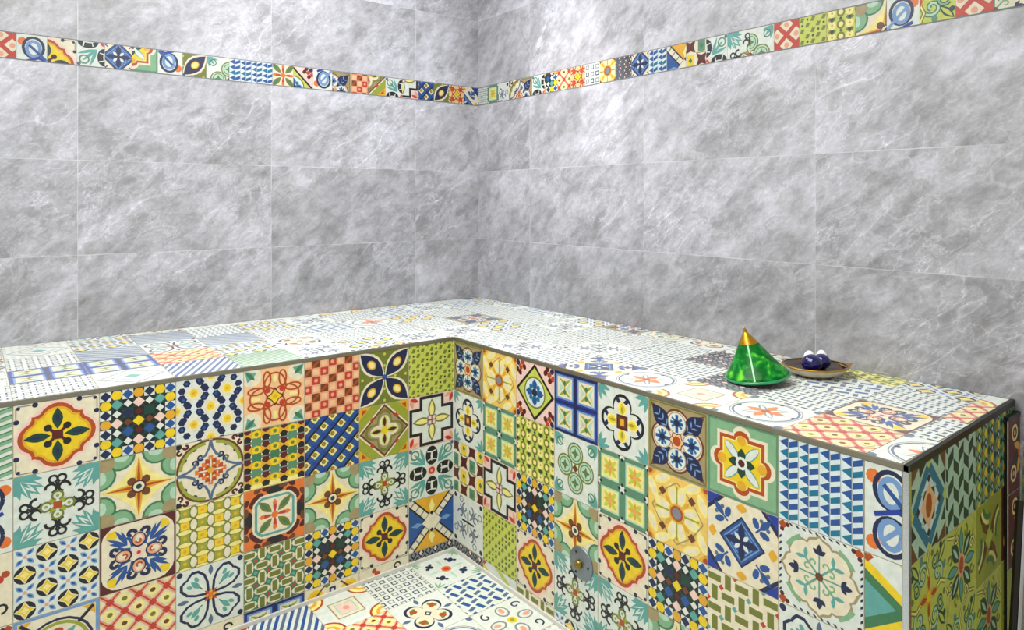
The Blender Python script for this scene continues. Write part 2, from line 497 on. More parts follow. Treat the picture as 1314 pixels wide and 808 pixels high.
@pat
def cross(p):
    p.bg('pink')
    p.rot(lambda: (p.leaf(.95,.95,.4,.16,200,'salmon'), p.leaf(.95,.95,.4,.16,250,'red')))
    def cr(a,b,c): p.poly([(-a,-b),(-b,-b),(-b,-a),(b,-a),(b,-b),(a,-b),(a,b),(b,b),(b,a),(-b,a),(-b,b),(-a,b)],c)
    cr(.98,.54,'black'); cr(.86,.42,'white')
    p.rot(lambda: (p.leaf(0,0,.84,.34,0,'olive'), p.leaf(.06,0,.7,.2,0,'paleyel')))
    p.rect(-.2,-.2,.2,.2,'grey'); p.rect(-.15,-.15,.15,.15,'pink'); p.line([(-.2,0),(.2,0)],.04,'maroon'); p.line([(0,-.2),(0,.2)],.04,'maroon')

@pat
def greencheck(p):
    p.bg('lime')
    for i in range(-5,6):
        for j in range(-5,6):
            x,y=i*.2,j*.2
            if (i+j)%2==0: p.at(lambda: p.poly([(-.11,-.03),(.0,-.09),(.11,.03),(0,.09)],'olive' ),20,x,y)
            elif (i-j)%4==1: p.circ(x,y,.05,'dkgreen',5)

@pat
def blackpetal(p):
    p.bg('white')
    p.rot(lambda: ([p.leaf(.28,.28,.74,.13,45+d,'teal') for d in (-26,0,26)], p.ring(.74,.74,.17,.06,'fern',10), p.circ(.93,.93,.08,'bluegrey',6)))
    p.rot(lambda: (p.ell(.6,0,.38,.27,'black',16), p.ell(.58,.0,.2,.05,'white',8), p.line([(.78,-.2),(.74,0),(.78,.2)],.05,'white'), p.line([(.42,-.18),(.46,0),(.42,.18)],.04,'white')))
    p.circ(0,0,.22,'pink'); p.circ(0,0,.15,'red',8); p.circ(0,0,.07,'salmon',6)

@pat
def xtile(p):
    p.bg('cream')
    p.poly([(-1,1),(1,1),(0,.05)],'gold'); p.poly([(-1,-1),(1,-1),(0,-.05)],'gold'); p.poly([(-1,1),(-1,-1),(-.05,0)],'blue'); p.poly([(1,1),(1,-1),(.05,0)],'blue')
    p.diam(0,.6,.14,.3,'paleyel'); p.diam(0,-.6,.14,.3,'paleyel'); p.diam(.65,0,.25,.1,'ltblue'); p.diam(-.65,0,.25,.1,'ltblue')
    for a in (45,-45):
        def f():
            p.rect(-1.5,-.17,1.5,.17,'black'); p.rect(-1.5,-.11,1.5,.11,'cream')
            for k in range(-4,5): p.rect(k*.3-.03,-.12,k*.3+.03,.12,'grey')
        p.at(f,a)
    p.at(lambda: p.rect(-.3,-.3,.3,.3,'cream'),45); p.diam(0,.34,.09,.09,'black'); p.diam(0,-.34,.09,.09,'black')

@pat
def darkweave(p):
    p.bg('grey')
    for i in range(-3,4):
        for j in range(-3,4):
            x,y=i*.32+(.16 if j%2 else 0),j*.3
            p.diam(x,y,.15,.2,'black'); p.diam(x,y,.08,.11,'pink' if (i+j)%2 else 'grey')

@pat
def navyfloral(p):
    p.bg('taupe')
    p.rect(-.97,-.97,.97,.97,'olive'); p.rect(-.93,-.93,.93,.93,'taupe')
    def out(sc,e):
        pts=[]
        for q in range(4):
            an=pi/2*q
            seg=[(.93*sc,-.93*sc),(.8*sc,-.6*sc),(.72*sc,-.42*sc)]+[((.5+.4*cos(t))*sc,.42*sin(t)*sc) for t in [R(-66+132*k/8) for k in range(9)]]+[(.72*sc,.42*sc),(.8*sc,.6*sc)]
            for x,y in seg: pts.append((x*cos(an)-y*sin(an),x*sin(an)+y*cos(an)))
        return pts
    p.poly(out(1.0,0),'brown'); p.poly(out(.93,0),'pink')
    def q():
        p.leaf(.22,.22,.9,.52,45,'navy')
        for k in (.5,.68,.86): p.at(lambda: [p.leaf(k,0,.2,.05,s_*45,'ltblue') for s_ in (1,-1)],45)
        p.circ(.5,0,.32,'taupe',16); p.circ(.5,0,.29,'white',16)
        p.line([(.24,0),(.74,0)],.1,'blue'); p.line([(.5,-.22),(.5,.22)],.09,'blue'); p.line([(.38,-.17),(.64,.17)],.07,'turq'); p.line([(.38,.17),(.64,-.17)],.07,'turq'); p.circ(.5,0,.1,'navy',8)
    p.rot(q); p.radial(lambda t: .23+.03*cos(6*t),'brown',36); p.radial(lambda t: .2+.03*cos(6*t),'peach',36); p.circ(0,0,.14,'rust',10)

@pat
def quad(p):
    p.bg('white')
    p.rot(lambda: [p.leaf(.98,.98,.5,.15,225+d,'teal') for d in (-32,0,32)])
    f=lambda sc:(lambda t: sc*(.5+.36*abs(cos(2*t))**.8))
    p.radial(f(1.0),'black',64); p.radial(f(.88),'white',64)
    p.rot(lambda: (p.ell(.64,.16,.14,.07,'navy',8,50), p.ell(.64,-.16,.14,.07,'navy',8,-50), p.ell(.42,0,.2,.2,'paleyel',10), p.leaf(.2,0,.4,.24,0,'yellow'), p.leaf(.26,0,.24,.1,0,'moss')))
    p.rect(-.22,-.22,.22,.22,'maroon'); p.rect(-.15,-.15,.15,.15,'brown'); p.rect(-.08,-.1,.08,.1,'gold')

@pat
def mychk(p):
    p.bg('cream')
    for i in range(-2,3):
        for j in range(-2,3):
            x,y=i*.56-.28,j*.56-.28
            if (i+j)%2: p.poly([(x-.26,y-.26),(x,y-.17),(x+.26,y-.26),(x+.17,y),(x+.26,y+.26),(x,y+.17),(x-.26,y+.26),(x-.17,y)],'maroon')
            else: p.rect(x-.18,y-.24,x+.18,y+.24,'yellow' if i%2==0 else 'fern'); p.diam(x,y,.1,.12,'green'); p.line([(x-.28,y-.28),(x+.28,y-.28)],.04,'olive')

@pat
def greyscroll(p):
    p.bg('white')
    p.rot(lambda: (p.spiral(.5,.2,.2,.06,0,300,.07,'bluegrey'), p.spiral(.5,-.2,.2,.06,0,-300,.07,'bluegrey'), p.leaf(.1,.1,.7,.14,45,'grey'), p.circ(.86,.86,.1,'black',6), p.line([(0,0),(.4,0)],.08,'navy'), p.ring(.8,.45,.12,.05,'grey',8)))

@pat
def yellowflower(p):
    p.bg('amber')
    def q():
        p.poly([(1,1),(.7,1),(1,.7)],'gold')
        for s_ in (1,-1): p.ell(.5,.14*s_,.3,.16,'paleyel',14,14*s_)
        for s_ in (1,-1): p.ell(.46,.13*s_,.2,.08,'cream',10,14*s_)
        p.ell(.84,.5,.14,.31,'paleyel',12,25); p.ell(.5,.84,.31,.14,'paleyel',12,25)
        p.ell(.86,.5,.07,.2,'cream',10,25); p.ell(.5,.86,.2,.07,'cream',10,25)
        p.line([(.86,0),(.62,.34),(.34,.62),(0,.86)],.035,'taupe'); p.line([(.24,0),(.74,0)],.05,'moss')
        p.diam(.5,.5,.13,.13,'brown'); p.circ(.96,.96,.1,'rust',8); p.leaf(.2,.2,.3,.12,45,'gold')
    p.rot(q)
    p.circ(0,0,.27,'gold',12); p.circ(0,0,.22,'rust',12); p.circ(0,0,.16,'grey',8)

@pat
def bluediamond(p):
    p.bg('pink')
    p.rot(lambda: [p.ell(.5+.33*a,.5+.33*b,.12,.1,c_,7,40) for a,b,c_ in ((.9,.2,'maroon'),(.2,.9,'maroon'),(1.2,1.2,'navy'),(.8,.8,'rust'),(1.35,.5,'red'),(.5,1.35,'maroon'))])
    p.diam(0,0,1.0,1.0,'black'); p.diam(0,0,.87,.87,'lime'); p.ell(0,0,.56,.56,'olive',20); p.ell(0,0,.5,.5,'ice',20)
    p.rot(lambda: (p.leaf(0,0,.48,.22,0,'turq'), p.circ(.29,0,.13,'blue',8), p.circ(.19,.19,.1,'turq',6))); p.circ(0,0,.14,'navy',8)

@pat
def dots(p):
    p.bg('lime')
    for i in range(-3,4):
        for j in range(-4,5):
            x,y=i*.31,j*.42
            if i%2==0:
                p.ell(x,y,.15,.17,'olive',10); p.circ(x,y,.09,'paleyel',8); p.diam(x,y+.21,.07,.05,'dkgreen')
            else:
                p.ell(x,y+.0,.14,.16,'paleyel',10); p.diam(x,y+.21,.15,.13,'olive'); p.circ(x,y+.21,.07,'dkgreen',6); p.circ(x,y,.04,'moss',5)

@pat
def fourcirc(p):
    p.bg('white')
    p.rot(lambda: ([p.leaf(.98,.98,.5,.12,225+d,'teal') for d in (-30,0,30)], p.ring(.72,.72,.14,.04,'green',8)))
    p.rot(lambda: (p.circ(.48,0,.36,'olive',20) , p.circ(.48,0,.31,'mint',18), p.ring(.48,0,.24,.035,'olive',16), p.rot(lambda: None),
       p.leaf(.3,0,.36,.12,0,'green'), p.leaf(.48,-.18,.36,.12,90,'green'), p.circ(.48,0,.07,'olive',6)),4,0)
    p.diam(0,0,.13,.13,'brown')

@pat
def greenframe(p):
    p.bg('sage')
    p.line([(-.97,-.97),(.97,-.97),(.97,.97),(-.97,.97)],.05,'fern',True)
    def sh(a,r,o=0):
        pts=[]
        for q in range(4):
            an=pi/2*q
            seg=[(a,-a),(a,-r*.98)]+[(a+r*.82*cos(t),r*sin(t)) for t in [R(-80+160*k/8) for k in range(9)]]+[(a,r*.98)]
            for x,y in seg: pts.append((x*cos(an)-y*sin(an),x*sin(an)+y*cos(an)))
        return pts
    p.poly(sh(.72,.26),'cream'); p.poly(sh(.64,.22),'rust'); p.poly(sh(.55,.18),'paleyel'); p.poly(sh(.52,.15),'yellow')
    p.rot(lambda: (p.circ(.58,0,.13,'gold',10), p.ell(.27,.27,.29,.12,'teal',14,45), p.ell(.28,.28,.27,.09,'white',14,45), p.leaf(.02,0,.36,.24,0,'dkgreen')))
    p.circ(0,0,.17,'white',10); p.circ(0,0,.1,'maroon',8)

@pat
def bluesq(p):
    p.bg('cream')
    p.rot(lambda: (p.poly([(1,1),(.68,1),(1,.62)],'cobalt'), p.line([(.56,1.05),(1.05,.5)],.1,'navy'), p.circ(.9,0,.09,'yellow',8), p.leaf(.98,0,.24,.3,180,'gold')))
    def q():
        p.line([(.4,.4),(.7,.7)],.05,'blue'); p.ell(.64,.4,.15,.09,'blue',8,-20); p.ell(.4,.64,.15,.09,'blue',8,110); p.leaf(.5,.5,.44,.18,45,'blue')
        p.circ(.74,.56,.06,'bluegrey',6); p.circ(.56,.74,.06,'bluegrey',6)
    p.at(lambda: None,0); p.rot(q)
    p.diam(0,0,.66,.66,'navy'); p.diam(0,0,.6,.6,'blue'); p.diam(0,0,.52,.52,'ltblue'); p.diam(0,0,.47,.47,'blue')
    p.rot(lambda: (p.leaf(0,0,.5,.18,0,'navy'), p.leaf(.05,.05,.22,.11,45,'white'), p.line([(.3,.1),(.1,.3)],.03,'ltblue'))); p.circ(0,0,.07,'navy',6)

@pat
def triangles(p):
    p.bg('ice')
    n=8; w=2/n
    for i in range(n):
        for j in range(n):
            x=-1+i*w; y=-1+j*w; c='blue' if (i*3+j)%3 else 'turq'
            if i%2==0: p.poly([(x+w-.015,y+w),(x+.01,y+.5*w),(x+w-.015,y+.01)],c)
            else: p.poly([(x+w-.02,y+w),(x+.01,y+w*.62),(x+.01,y+.02),(x+w-.02,y+w*.42)],c)
        p.rect(x+w-.012,-1,x+w,1,'grey')

@pat
def snow(p):
    p.bg('white')
    p.rot(lambda: (p.diam(.9,.9,.12,.12,'rust'), p.circ(.78,.92,.06,'maroon',6), p.circ(.92,.78,.06,'maroon',6),
       [p.leaf(.93,k*.16,.12,.05,60,'navy') for k in range(-4,5)]))
    f=lambda sc:(lambda t: sc*(.84+.05*cos(8*t)+.03*cos(24*t)))
    p.radial(f(1.05),'taupe',64); p.radial(f(.98),'cream',64)
    p.rot(lambda: p.ring(0,0,.9,.1,'sage',6,30,60))
    def q():
        p.line([(0,0),(.52,0)],.05,'teal'); p.spiral(.3,.1,.1,.03,-90,200,.04,'sage',8); p.spiral(.3,-.1,.1,.03,90,-200,.04,'sage',8)
        p.leaf(.46,0,.26,.1,45,'teal'); p.leaf(.46,0,.26,.1,-45,'teal')
    def q2():
        p.leaf(.5,0,.26,.14,0,'navy'); p.leaf(.5,0,.2,.1,50,'navy'); p.leaf(.5,0,.2,.1,-50,'navy'); p.line([(0,0),(.5,0)],.035,'teal')
    p.rot(q,4,45); p.rot(q2,4,0); p.circ(0,0,.1,'brown',8); 

@pat
def knot(p):        # blue interlaced knot with orange drops
    p.bg('white')
    p.circ(-.82,.72,.16,'orange',10); p.circ(-.82,-.72,.16,'orange',10); p.circ(.82,.72,.16,'orange',10); p.circ(.82,-.72,.16,'orange',10)
    for y in (.5,-.5):
        for x in (-.45,.45):
            p.ring(x,y,.34,.1,'navy',18,0,360,.4); p.ring(x,y*.9,.22,.12,'ltblue',14,0,360,.3)
    p.line([(-.8,-.1),(-.3,.1),(.3,-.1),(.8,.1)],.11,'cobalt'); p.line([(-.6,.6),(.6,-.6)],.1,'blue'); p.line([(-.6,-.6),(.6,.6)],.1,'ltblue')

@pat
def arrow(p):
    p.bg('white')
    p.poly([(-1,.9),(.3,0),(-1,-.95)],'yellow'); p.poly([(-1,.66),(.0,0),(-1,-.7)],'green'); p.poly([(-1,.42),(-.34,0),(-1,-.44)],'teal')
    p.poly([(-.3,1),(1,.3),(1,.5),(.1,1)],'lime'); p.poly([(-.3,-1),(1,-.3),(1,-.5),(.1,-1)],'paleyel'); p.diam(-.95,.95,.14,.14,'rust'); p.leaf(.3,.2,.4,.12,70,'grey')

@pat
def turqdiamond(p):
    p.bg('mint')
    p.rot(lambda: (p.poly([(1,1),(.62,1),(1,.5)],'brown'), p.poly([(.98,.14),(.7,.5),(.98,.56)],'black'), p.poly([(.2,.98),(.55,.72),(.6,.98)],'dkgreen')))
    p.diam(0,0,1.02,1.06,'turq'); p.diam(0,0,.68,.72,'ice')
    p.rot(lambda: (p.diam(.94,0,.13,.15,'lime'), p.diam(.6,0,.1,.12,'black')))
    p.rect(-.34,-.36,.34,.36,'black'); p.diam(0,0,.46,.5,'peach'); p.rot(lambda: p.diam(.34,.34,.09,.1,'mint')); p.ell(0,0,.18,.28,'rust',10)

@pat
def greenlozenge(p):
    p.bg('mint')
    for i in range(-3,4):
        for j in range(-4,5):
            x,y=i*.34,j*.33
            if i%2: p.poly([(x-.17,y+.05),(x+.17,y-.17),(x+.17,y+.12),(x-.17,y+.33)] if j%1==0 and (j%2) else [(x,y),(x+.01,y),(x,y+.01)],'dkgreen')
            else: p.poly([(x-.17,y-.22),(x+.17,y),(x+.17,y+.28),(x-.17,y+.08)] if j%2==0 else [(x,y),(x+.01,y),(x,y+.01)],'dkgreen')

@pat
def smalldiamonds(p):
    p.bg('sage')
    for i in range(-4,5):
        for j in range(-4,5):
            x,y=i*.25,j*.25
            p.diam(x,y,.13,.14,('olive','yellow','dkgreen','black')[(i+2*j)%4] ); 
            if (i+2*j)%4==3: p.diam(x,y,.06,.07,'sky')

@pat
def arabesque(p):
    p.bg('lime')
    def q():
        p.spiral(.55,.35,.27,.05,-60,330,.15,'green',14); p.spiral(.55,.35,.27,.05,-60,330,.07,'mint',14)
        p.spiral(.35,.68,.2,.05,60,-300,.13,'dkgreen',12); p.spiral(.35,.68,.2,.05,60,-300,.06,'sage',12)
        p.leaf(.98,.98,.6,.24,225,'dkgreen'); p.leaf(.94,.94,.5,.12,225,'lime'); p.line([(.98,0),(.7,.12),(.4,.0)],.12,'olive'); p.line([(.98,0),(.7,.12),(.4,.0)],.05,'paleyel')
        p.circ(.92,.42,.1,'fern',8); p.circ(.7,.92,.09,'dkgreen',6); p.circ(.2,.9,.08,'olive',6)
    p.rot(q); p.rot(lambda: (p.leaf(0,0,.5,.24,0,'gold'), p.leaf(.12,0,.36,.14,0,'rust')),4,0); p.circ(0,0,.12,'yellow',8)

@pat
def greenflora(p):
    p.bg('lime')
    def q():
        p.leaf(.12,.12,.74,.4,45,'dkgreen'); p.leaf(.2,.2,.5,.12,45,'mint'); p.leaf(.2,0,.74,.3,0,'green'); p.leaf(.26,0,.6,.18,0,'teal')
        p.spiral(.72,.3,.18,.04,0,320,.12,'dkgreen',10); p.spiral(.72,.3,.18,.04,0,320,.05,'paleyel',10); p.spiral(.3,.72,.16,.04,90,-220,.08,'olive',10)
        p.line([(.98,.2),(.8,.5),(.9,.9)],.1,'olive'); p.line([(.98,.2),(.8,.5),(.9,.9)],.04,'paleyel')
    p.rot(q); p.ell(0,0,.24,.3,'salmon',10); p.ell(0,0,.15,.21,'rust',10)

@pat
def brownarcs(p):
    p.bg('moss')
    p.rot(lambda: (p.ring(1.0,.0,.7,.1,'maroon',12,110,180), p.ring(1.0,.0,.58,.1,'paleyel',12,110,180), p.ring(1,0,.44,.12,'green',10,110,200), p.leaf(.1,.1,.7,.2,45,'brown')))
    p.diam(0,0,.3,.3,'lime')

@pat
def darkflora(p):
    p.bg('maroon')
    p.rot(lambda: (p.leaf(0,0,.9,.34,20,'black'), p.leaf(.1,0,.6,.2,70,'gold'), p.ring(.6,.5,.2,.07,'paleyel',10), p.circ(.6,.5,.08,'salmon',6)))
    p.circ(0,0,.25,'orange',10)

@pat
def stripes(p):
    p.bg('white')
    for k in range(-8,9): p.line([(k*.25-.6,-1.1),(k*.25+.6,1.1)],.11,'bluegrey' if k%2 else 'blue')

@pat
def greenstripes(p):
    p.bg('white')
    for k in range(-8,9): p.line([(-1.1,k*.22-.3),(1.1,k*.22+.3)],.09,'sage'); p.line([(-1.1,k*.22-.24),(1.1,k*.22+.36)],.03,'green')

@pat
def lozenge(p):     # fine nested lozenge on pale dotted ground
    p.bg('white')
    for i in range(-4,5):
        for j in range(-4,5): p.rect(i*.24-.06,j*.24-.02,i*.24+.06,j*.24+.02,'taupe')
    p.diam(0,0,.95,.95,'grey'); p.diam(0,0,.86,.86,'white'); p.diam(0,0,.6,.6,'grey'); p.diam(0,0,.53,.53,'white'); p.diam(0,0,.28,.28,'teal')

@pat
def starcirc(p):
    p.bg('white')
    p.ring(0,0,.82,.06,'bluegrey',28); p.ring(0,0,.9,.03,'grey',28)
    p.rot(lambda: (p.leaf(0,0,.62,.2,45,'grey'), p.leaf(.05,.05,.5,.1,45,'white'), p.leaf(0,0,.56,.24,0,'orange'), p.circ(.94,.94,.14,'bluegrey',8), p.circ(.78,0,.07,'navy',6)))
    p.circ(0,0,.12,'rust',8)

@pat
def densegrid(p):
    p.bg('white')
    for i in range(-4,5):
        for j in range(-4,5):
            x,y=i*.24,j*.24
            if (i+j)%2: p.rect(x-.1,y-.04,x+.1,y+.04,'bluegrey')
            else: p.rect(x-.04,y-.1,x+.04,y+.1,'navy')

@pat
def squares(p):
    p.bg('white')
    for i in range(-3,4):
        for j in range(-3,4):
            x,y=i*.33,j*.33
            p.at(lambda: (p.rect(-.11,-.11,.11,.11,'navy' if (i+j)%2 else 'grey'), p.rect(-.065,-.065,.065,.065,'white')),0,x,y)

@pat
def eyeflower(p):
    p.bg('white')
    p.rot(lambda: (p.ell(.46,.46,.17,.11,'navy',8,45), p.circ(.6,.36,.08,'navy',6), p.circ(.36,.6,.08,'navy',6), [p.leaf(.95,.95,.4,.08,225+d,'sage') for d in (-30,0,30)], p.leaf(.25,0,.5,.12,0,'mint')))
    p.ell(0,0,.2,.2,'orange',10); p.ell(0,0,.11,.11,'red',8)

@pat
def fourlobe(p):
    p.bg('white')
    f=lambda sc:(lambda t: sc*(.38+.46*abs(sin(2*t))**.7))
    p.radial(f(1.0),'navy',56); p.radial(f(.87),'cream',56)
    p.rot(lambda: (p.ell(.36,.36,.14,.12,'rust',8,45), p.ell(.46,.3,.07,.07,'olive',6), p.ell(.3,.46,.07,.07,'olive',6), p.leaf(.98,0,.36,.16,180,'bluegrey')))
    p.diam(0,0,.14,.14,'navy'); p.diam(0,0,.07,.07,'white')

@pat
def roundsquare(p):
    p.bg('white')
    p.rot(lambda: (p.circ(1,1,.56,'rust',20), p.circ(1,1,.48,'paleyel',20), p.circ(1,1,.34,'gold',16), p.circ(1,1,.22,'cream',12)))
    p.rect(-.5,-.5,.5,.5,'taupe'); p.rect(-.45,-.45,.45,.45,'cream'); p.rect(-.34,-.34,.34,.34,'mint'); p.rect(-.28,-.28,.28,.28,'pink'); p.circ(0,0,.12,'salmon',8)

@pat
def pinkhearts(p):
    p.bg('white')
    p.rot(lambda: (p.ell(.55,0,.3,.24,'grey',12), p.ell(.56,0,.24,.18,'white',12), p.ell(.6,0,.15,.1,'salmon',8), p.spiral(.62,.62,.2,.05,0,320,.06,'navy',10)))
    p.circ(0,0,.18,'yellow',8); p.circ(0,0,.09,'moss',6)

@pat
def misc(p):
    p.bg('cream')
    p.rot(lambda: (p.circ(.62,.62,.3,'yellow',10), p.circ(.62,.62,.18,'gold',8), p.rect(-.12,.6,.12,.84,'navy'), p.rect(-.05,.67,.05,.77,'white'), p.circ(.98,.2,.12,'olive',6), p.line([(.3,.95),(.95,.3)],.06,'brown')))
    p.circ(0,0,.3,'maroon',10); p.circ(0,0,.2,'yellow',8)

@pat
def redbits(p):
    p.bg('cream')
    p.rot(lambda: (p.circ(.7,.3,.12,'red',8), p.circ(.85,.42,.1,'rust',8), p.spiral(.5,.75,.16,.05,0,300,.06,'black',8), p.leaf(.1,.1,.6,.14,45,'green'), p.ring(.4,.0,.15,.05,'olive',8)))

# ------------------------------------------------------------------ laying tiles
def clip(poly, u0, v0, u1, v1):
    for ax, lim, sg in ((0,u0,1),(0,u1,-1),(1,v0,1),(1,v1,-1)):
        out = []
        n = len(poly)
        if n < 3: return []
        for i in range(n):
            a, b = poly[i], poly[(i+1) % n]
            da, db = sg*(a[ax]-lim), sg*(b[ax]-lim)
            if da >= 0: out.append(a)
            if (da > 0 and db < 0) or (da < 0 and db > 0):
                t = da/(da-db); out.append((a[0]+(b[0]-a[0])*t, a[1]+(b[1]-a[1])*t))
        poly = out
    return poly

def area(p):
    return sum(p[i][0]*p[(i+1)%len(p)][1]-p[(i+1)%len(p)][0]*p[i][1] for i in range(len(p)))/2

class Tiler:
    """origin o, unit axes U,V and outward normal N = U x V"""
    def __init__(s, o, U, V):
        s.o = Vector(o); s.U = Vector(U).normalized(); s.V = Vector(V).normalized(); s.N = s.U.cross(s.V)
        s.v = []; s.f = []; s.m = []
    def P(s, a, b, h): return tuple(s.o + s.U*a + s.V*b + s.N*h)
    def face(s, pts, h, c):
        k = len(s.v); s.v += [s.P(a, b, h) for a, b in pts]; s.f.append(list(range(k, k+len(pts)))); s.m.append(IDX[c])
    def tile(s, name, a0, b0, a1, b1, crop=(-1,-1,1,1), rot=0, mirror=False, T=.0025, g=.0011, step=.00005):
        """fills the rectangle a0..a1, b0..b1 with the crop of the pattern"""
        a0 += g; b0 += g; a1 -= g; b1 -= g
        if a1-a0 < .003 or b1-b0 < .003: return
        u0, v0, u1, v1 = crop
        X = lambda u: a0+(u-u0)/(u1-u0)*(a1-a0); Y = lambda v: b0+(v-v0)/(v1-v0)*(b1-b0)
        items = PAT[name]
        base = items[0][1]
        k = len(s.v)
        for h in (0, T):
            for a, b in ((a0,b0),(a1,b0),(a1,b1),(a0,b1)): s.v.append(s.P(a,b,h))
        for i in range(4):
            j = (i+1) % 4; s.f.append([k+i,k+j,k+4+j,k+4+i]); s.m.append(IDX['cream'])
        s.f.append([k+4,k+5,k+6,k+7]); s.m.append(IDX[base])
        boxes = []
        for polys, c in items[1:]:
            cl = []
            for p in polys:
                q = p
                for _ in range(rot): q = [(-y, x) for x, y in q]
                if mirror: q = [(-x, y) for x, y in q]
                q = clip(q, u0, v0, u1, v1)
                if len(q) < 3: continue
                ar = area(q)
                if abs(ar) < 1e-5: continue
                if ar < 0: q = q[::-1]
                cl.append(q)
            if not cl: continue
            xs = [x for q in cl for x, y in q]; ys = [y for q in cl for x, y in q]
            bb = (min(xs), min(ys), max(xs), max(ys)); lv = 1
            for ob, ol in boxes:
                if ol >= lv and ob[0] < bb[2] and bb[0] < ob[2] and ob[1] < bb[3] and bb[1] < ob[3]: lv = ol+1
            boxes.append((bb, lv))
            for q in cl: s.face([(X(x), Y(y)) for x, y in q], T+lv*step, c)
    def build(s, name, parent=None, mats=None):
        return link_mesh(name, s.v, s.f, mats or MATS_V, s.m, parent)

# ------------------------------------------------------------------ box helper
def box_data(x0,y0,z0,x1,y1,z1):
    v=[(x,y,z) for z in (z0,z1) for x,y in ((x0,y0),(x1,y0),(x1,y1),(x0,y1))]
    f=[(3,2,1,0),(4,5,6,7),(0,1,5,4),(1,2,6,5),(2,3,7,6),(3,0,4,7)]
    return v,f
def box(name, b, mat, parent=None, bevel=0):
    v,f=box_data(*b); o=link_mesh(name,v,f,[mat],None,parent)
    if bevel:
        md=o.modifiers.new('bevel','BEVEL'); md.width=bevel; md.segments=2
    return o
def prism(name, pts, z0, z1, mat, parent=None):
    n=len(pts); v=[(x,y,z0) for x,y in pts]+[(x,y,z1) for x,y in pts]
    f=[list(range(n))[::-1], list(range(n,2*n))]+[[i,(i+1)%n,n+(i+1)%n,n+i] for i in range(n)]
    return link_mesh(name,v,f,[mat],None,parent)
def lathe(name, prof, mat, parent=None, n=40, smooth=True, mats=None, mfn=None):
    v=[];f=[];mi=[]
    for r,z in prof:
        for k in range(n): v.append((r*cos(2*pi*k/n), r*sin(2*pi*k/n), z))
    for i in range(len(prof)-1):
        for k in range(n):
            f.append([i*n+k, i*n+(k+1)%n, (i+1)*n+(k+1)%n, (i+1)*n+k]); mi.append(mfn(i,k) if mfn else 0)
    return link_mesh(name,v,f,mats or [mat],mi,parent,smooth)

# ------------------------------------------------------------------ dimensions (metres; origin = inner corner of the bench front at floor level)
H = .84                 # bench height
WY = .862               # left-hand wall plane (y)
WX = .722               # right-hand wall plane (x)
XL = -3.2               # how far the left bench and wall run
YE = -1.68              # right bench end at its front corner
YEB = -1.652            # right bench end at the wall
CAMX, CAMY, CAMZ = -1.507, -2.30, 1.384
CEIL = 2.72
YR = -3.4

